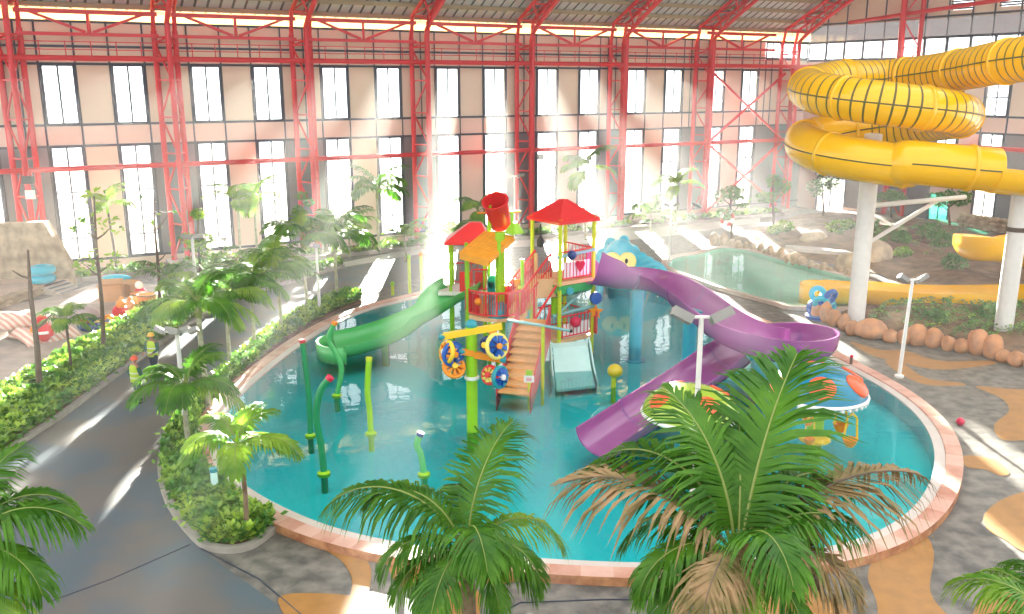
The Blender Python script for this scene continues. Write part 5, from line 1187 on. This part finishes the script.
# slanting stone wall
yb = G(50, 279, .45).y
sw_ = MB(); X0 = AT(-70, 280, yb).x; X1 = AT(43, 223, yb).x; X2 = AT(67, 264, yb).x
zt_ = AT(43, 222, yb).z; z2 = AT(66, 262, yb).z
sw_.loft([[V((X0, yb + q, 0)), V((X2 + .1, yb + q, 0)), V((X2, yb + q, z2)), V((X1, yb + q, zt_)), V((X0, yb + q, zt_ - .3))] for q in (0, .35, .7)])
tag(sw_.build('stone_stage_wall', m_stone, origin=V(((X0 + X2) / 2, yb, 0))), 'big stone clad wall with a slanted end at the back of the raised terrace', 'wall')
# terrace with rubble front
tz = .45; tpx = [(-70, 292), (62, 279), (62, 279.4), (40, 286), (0, 299), (-70, 318)]
T = [V((*G(x, y, tz)[:2], 0)) for x, y in tpx]; T[0].y = min(T[0].y, yb - .02); T[1] = V((X2, yb - .02, 0)); T[0] = V((X0, yb - .02, 0))
tag(MB().prism(T, 0, tz).build('terrace', M('pinkish_terrace_floor', (226, 196, 176), .7, .1, 1), origin=T[3]), 'raised pinkish terrace in front of the slanted stone wall', 'terrace')
ff = MB(); rg = random.Random(11)
for p, q, n_ in ((T[3], T[4], 9), (T[4], T[5], 12)):
    for j in range(3):
        for i in range(n_): ff.ball(p.lerp(q, (i + .5 * (j % 2)) / n_) + V((0, -.18, .1 + j * .17)), 1, 8, 5, (.4, .26, .13), i + j * 30, .12)
tag(ff.build('rubble_facing', m_stone, None, 'all', origin=T[4]), 'rough stone facing along the front of the terrace', 'stonework')
# steps
st = thing('garden_steps', G(64, 300), 'flight of dark treaded stone steps coming down from the terrace', 'steps')
e0, e1 = G(40, 286, tz), G(62, 279.5, tz); d = (V((*G(83, 290)[:2], 0)) - V((e1.x, e1.y, 0))); d = V((d.x, d.y, 0)).normalized()
for k in range(4):
    z = tz - .1 * k - .13; o_ = d * (.42 * k); b = MB(); q0_, q1_ = e0 + o_, e1 + o_
    b.loft([[V((q.x, q.y, 0)), V((q.x, q.y, z + .12)), V((q.x, q.y, 0)) + d * .44 + V((0, 0, z + .12)), V((q.x, q.y, 0)) + d * .44] for q in (q0_, q1_)]); b.build('step', M('pale_step_stone', (190, 178, 164), .7, .1, 2), st)
    b = MB(); b.loft([[V((q.x, q.y, z + .125)) + d * .16, V((q.x, q.y, z + .135)) + d * .16, V((q.x, q.y, z + .135)) + d * .42, V((q.x, q.y, z + .125)) + d * .42] for q in (q0_.lerp(q1_, .04), q0_.lerp(q1_, .96))]); b.build('tread_pad', M('dark_tread_pad', (52, 62, 74), .7, .1, 2), st)
# inner tubes on the terrace
c = G(43, 283, tz)
for k, lab in enumerate(('lower cyan inflatable tube of the two stacked by the stone wall', 'upper cyan inflatable tube of the two stacked by the stone wall')):
    cc = c + V((.04 * k, 0, .27 + .5 * k)); t = tag(MB().torus(cc, .48, .25, (0, 0, 1), 28, 12).build('inflatable_tube', m_cyan, None, True, origin=cc), lab, 'inner tube', 'stacked inner tubes')
# draped table with striped cloth
def heap(px0, py0, px1, py1, depth, h, name, label, mat, seed, cat='tarpaulin'):
    a, c = G(px0, py0), G(px1, py1); d = c - a; L = d.length; d.normalize(); n_ = V((-d.y, d.x, 0)); rg = random.Random(seed); b = MB(); rows = []
    ph = [rg.uniform(0, 6) for _ in range(6)]
    for j in range(15):
        v = j / 14; row = []
        for i in range(41):
            u = i / 40; prof = min(1, sin(pi * v) ** .45 * 1.02) * min(1, sin(pi * min(max(u, .004), .996)) ** .3)
            z = h * prof * (.78 + .16 * sin(u * 9 + ph[0]) + .1 * sin(u * 17 + v * 6 + ph[1]) + .08 * sin(v * 14 + u * 21 + ph[2]))
            row.append(a + d * (L * u) + n_ * (depth * (v - .08 + .04 * sin(u * 14 + ph[3]))) + V((0, 0, max(.02, z))))
        rows.append(row)
    n0 = 0
    for r_ in rows: b.v += r_
    for j in range(14):
        for i in range(40): b.face((j * 41 + i, j * 41 + i + 1, (j + 1) * 41 + i + 1, (j + 1) * 41 + i))
    o = b.build(name, mat, None, 'all', origin=a.lerp(c, .5)); o.modifiers.new('t', 'SOLIDIFY').thickness = .03; return tag(o, label, cat)
def striped(name, c1, c2, sc, dirv):
    m = bpy.data.materials.new(name); m.use_nodes = True; t = m.node_tree; b = t.nodes['Principled BSDF']; tcn = t.nodes.new('ShaderNodeTexCoord'); wv = t.nodes.new('ShaderNodeTexWave'); wv.inputs['Scale'].default_value = sc; wv.inputs['Distortion'].default_value = 1.5; wv.bands_direction = dirv
    cr = t.nodes.new('ShaderNodeValToRGB'); cr.color_ramp.elements[0].color = lin(c1); cr.color_ramp.elements[1].color = lin(c2); cr.color_ramp.elements[0].position = .4; cr.color_ramp.elements[1].position = .6
    t.links.new(tcn.outputs['Object'], wv.inputs['Vector']); t.links.new(wv.outputs['Fac'], cr.inputs['Fac']); t.links.new(cr.outputs[0], b.inputs['Base Color']); b.inputs['Roughness'].default_value = .8; return m
m_str = striped('pink_striped_cloth', (226, 170, 150), (244, 222, 206), 1.6, 'DIAGONAL'); m_tarp = M('pale_grey_tarpaulin', (206, 192, 186), .7, scale=1.5, rgb2=(180, 164, 160), detail=5, bump=.3)
ta = G(-70, 352); tb_ = G(34, 338); t = thing('draped_table', ta.lerp(tb_, .5), 'long table under a pink striped cloth at the frame edge of the yard', 'table')
d = (tb_ - ta).normalized(); n_ = V((-d.y, d.x, 0)); Lh = (tb_ - ta).length
for k in (.03, .5, .8, .99): MB().obox(ta + d * Lh * k + n_ * .6 + V((0, 0, .45)), d * .14, n_ * .5, V((0, 0, .45))).build('stone_leg', m_stone, t)
MB().obox(ta + d * Lh * .5 + n_ * .6 + V((0, 0, .8)), d * Lh * .5, n_ * .6, V((0, 0, .05))).build('table_top', m_teal, t)
b = MB(); rows = []
for j in range(13):
    v = j / 12; row = []
    for i in range(49):
        u = i / 48; y_ = -.18 + 1.6 * v; fall = 1.04 if .1 < v < .9 else (1.04 - .42 * (abs(v - .5) - .4) / .1)
        row.append(ta + d * (Lh * (u * 1.04 - .02)) + n_ * (y_ + .05 * sin(u * 40) * (1 if v < .1 else .2)) + V((0, 0, fall + .05 * sin(u * 23 + v * 5) + .16 * max(0, sin(u * 7 + v * 3)) * sin(pi * v))))
    rows.append(row)
for r_ in rows: b.v += r_
for j in range(12):
    for i in range(48): b.face((j * 49 + i, j * 49 + i + 1, (j + 1) * 49 + i + 1, (j + 1) * 49 + i))
o = b.build('cloth', m_str, t, 'all'); o.modifiers.new('t', 'SOLIDIFY').thickness = .02
heap(26, 347, 80, 335, 2.2, .95, 'tarpaulin', 'crumpled pale grey and pink tarpaulin heap between striped table and steps', m_str, 3)
heap(62, 326, 104, 313, 1.5, .6, 'tarpaulin', 'pale grey tarpaulin heap below the garden steps', m_tarp, 4)
# odds and ends
def crate(px, py, w, dpt, h, label, mat, rz=.3):
    c = G(px, py); t = thing('carton', c, label, 'carton', None); MB().box(c + V((0, 0, h / 2)), w, dpt, h, rz).build('box_body', mat, t)
    b = MB()
    for sg in (-1, 1): b.obox(c + V((-sin(rz) * sg * dpt * .62, cos(rz) * sg * dpt * .62, h + .06)), V((cos(rz), sin(rz), 0)) * w / 2, V((-sin(rz) * .9, cos(rz) * .9, .35 * sg)) * dpt * .2, V((0, 0, .012)))
    b.build('lid_flap', mat, t)
m_card = M('brown_cardboard', (206, 158, 108), .8, .1, 2)
crate(112, 300, 1.2, .9, .9, 'large open brown carton behind the toys in the yard', m_card)
crate(128, 296, .9, .7, .7, 'smaller brown carton beside the large open carton', m_card, -.2)
def basket(px, py, r, h, label):
    c = G(px, py); t = thing('wicker_basket', c, label, 'basket', 'wicker baskets by the hedge'); MB().lathe(c, [(r * .8, 0), (r, h * .5), (r * .95, h), (r * 1.03, h), (r * 1.03, h + .05), (r * .86, h + .05), (r * .85, h * .5), (r * .7, .06)], 20).build('bowl', M('wicker', (222, 166, 96), .8, .25, 14), t, True); MB().torus(c + V((0, 0, h + .03)), r * .98, .04, (0, 0, 1), 22, 6).build('rim', m_trunk, t, True)
basket(148, 309, .48, .75, 'tall round wicker basket at the hedge end of the toys'); basket(138, 304, .42, .55, 'lower wicker basket with red cloth beside the tall one')
def blob(px, py, parts, label, cat, name):
    c = G(px, py); t = thing(name, c, label, cat)
    for nm, kind, off, sz, mat in parts:
        if kind == 'ball': MB().ball(c + V(off), 1, 14, 8, sz).build(nm, mat, t, True)
        elif kind == 'ring': MB().torus(c + V(off), sz[0], sz[1], sz[2:] if len(sz) > 2 else (0, 0, 1), 22, 8).build(nm, mat, t, True)
        elif kind == 'cone': MB().lathe(c + V(off), [(sz[0], 0), (sz[0] * .7, sz[1] * .5), (.03, sz[1])], 14).build(nm, mat, t, True)
blob(45, 343, [('body', 'ball', (0, 0, .55), (.38, .32, .5), m_redp), ('belly_band', 'ring', (0, 0, .55), (.36, .07), m_pwhite), ('top', 'ball', (0, -.02, 1.1), (.26, .24, .22), m_redp), ('arm', 'ball', (-.4, -.1, .6), (.14, .14, .26), m_orange), ('arm', 'ball', (.4, -.1, .6), (.14, .14, .26), m_redp)], 'red and white inflatable figure beside the striped table', 'inflatable figure', 'inflatable_figure')
blob(112, 327, [('ring', 'ring', (0, 0, .2), (.6, .2), m_yellow), ('seat', 'ball', (0, 0, .2), (.42, .42, .16), m_redp), ('handle', 'ring', (0, -.2, .45), (.2, .05, 0, 1, .2), m_orange)], 'yellow ringed inflatable float with a red seat', 'inflatable float', 'inflatable_float')
blob(95, 329, [('ring', 'ring', (0, 0, .22), (.55, .22), m_navy), ('bow', 'ball', (-.4, -.2, .3), (.3, .3, .26), m_crim)], 'blue and red inflatable float next to the yellow ringed one', 'inflatable float', 'inflatable_float')
blob(121, 318, [('body', 'ball', (0, 0, .35), (.4, .35, .36), m_redp), ('head', 'ball', (.12, -.1, .75), (.25, .25, .22), m_orange)], 'red stuffed toy slumped behind the yellow float', 'stuffed toy', 'stuffed_toy')
blob(136, 319, [('body', 'ball', (0, 0, .2), (.55, .4, .2), m_redp), ('fold', 'ball', (.2, -.1, .34), (.3, .25, .12), m_pwhite)], 'flat red and white bundle lying at the sunlit edge', 'bundle', 'cloth_bundle')
blob(127, 311, [('body', 'ball', (0, 0, .3), (.42, .4, .32), m_tan), ('ear', 'ball', (-.22, 0, .66), (.13, .1, .13), m_tan), ('ear', 'ball', (.22, 0, .66), (.13, .1, .13), m_tan)], 'tan stuffed toy between the baskets and the red toy', 'stuffed toy', 'stuffed_toy')
blob(141, 299, [('body', 'ball', (0, 0, .32), (.36, .34, .36), m_crim), ('head', 'ball', (0, -.08, .8), (.22, .22, .22), m_pwhite)], 'red and white stuffed toy behind the lower basket', 'stuffed toy', 'stuffed_toy')
blob(117, 281, [('boat_hull', 'ball', (0, 0, .2), (.9, .35, .2), m_cyan)], 'small cyan float lying on the kerb below the window wall', 'float', 'pool_float')
#NEXT
# ================================================================== MIST AND SUNLIT HAZE
def haze(name, dens, aniso, noise_scale, label, builder, lo=.35, hi=.75, col=(1, .985, .95, 1)):
    m = bpy.data.materials.new(name); m.use_nodes = True; t = m.node_tree; t.nodes.clear()
    out = t.nodes.new('ShaderNodeOutputMaterial'); vs = t.nodes.new('ShaderNodeVolumeScatter'); vs.inputs['Anisotropy'].default_value = aniso; vs.inputs['Color'].default_value = col
    vs.inputs['Density'].default_value = dens
    if noise_scale:
        tcn = t.nodes.new('ShaderNodeTexCoord'); nz = t.nodes.new('ShaderNodeTexNoise'); nz.inputs['Scale'].default_value = noise_scale; nz.inputs['Detail'].default_value = 2
        mp = t.nodes.new('ShaderNodeMapRange'); mp.inputs[1].default_value = lo; mp.inputs[2].default_value = hi; mp.inputs[3].default_value = 0; mp.inputs[4].default_value = dens
        t.links.new(tcn.outputs['Object'], nz.inputs['Vector']); t.links.new(nz.outputs['Fac'], mp.inputs[0]); t.links.new(mp.outputs[0], vs.inputs['Density'])
    t.links.new(vs.outputs[0], out.inputs['Volume'])
    o = builder.build(name, m); tag(o, label, 'haze', kind='stuff'); return o
hz = MB(); ring = [W(-20, .4, 0), W(65.2, .4, 0), EW(44, .4, 0), V((40, 14, 0)), V((-28, 14, 0))]
hz.loft([[p + V((0, 0, .45)) for p in ring], [p + V((0, 0, 15.6)) for p in ring]])
haze('haze', .0021, .5, 0, 'thin sunlit haze filling the far part of the hall', hz)
mc = V((-2.6, 46, 2.6)); mb = MB().ball(mc, 1, 24, 14, (4.6, 8, 3.4), 4, .12)
haze('mist', .013, .35, .28, 'drifting patch of bright mist over the far end of the pool by the green slide', mb, .3, .8)
mc = V((14, 63, 3.0)); mb = MB().ball(mc, 1, 24, 14, (13, 9, 4.0), 8, .12)
haze('mist', .008, .35, .2, 'broad veil of bright mist over the deck before the sixth to eighth columns', mb, .3, .8)
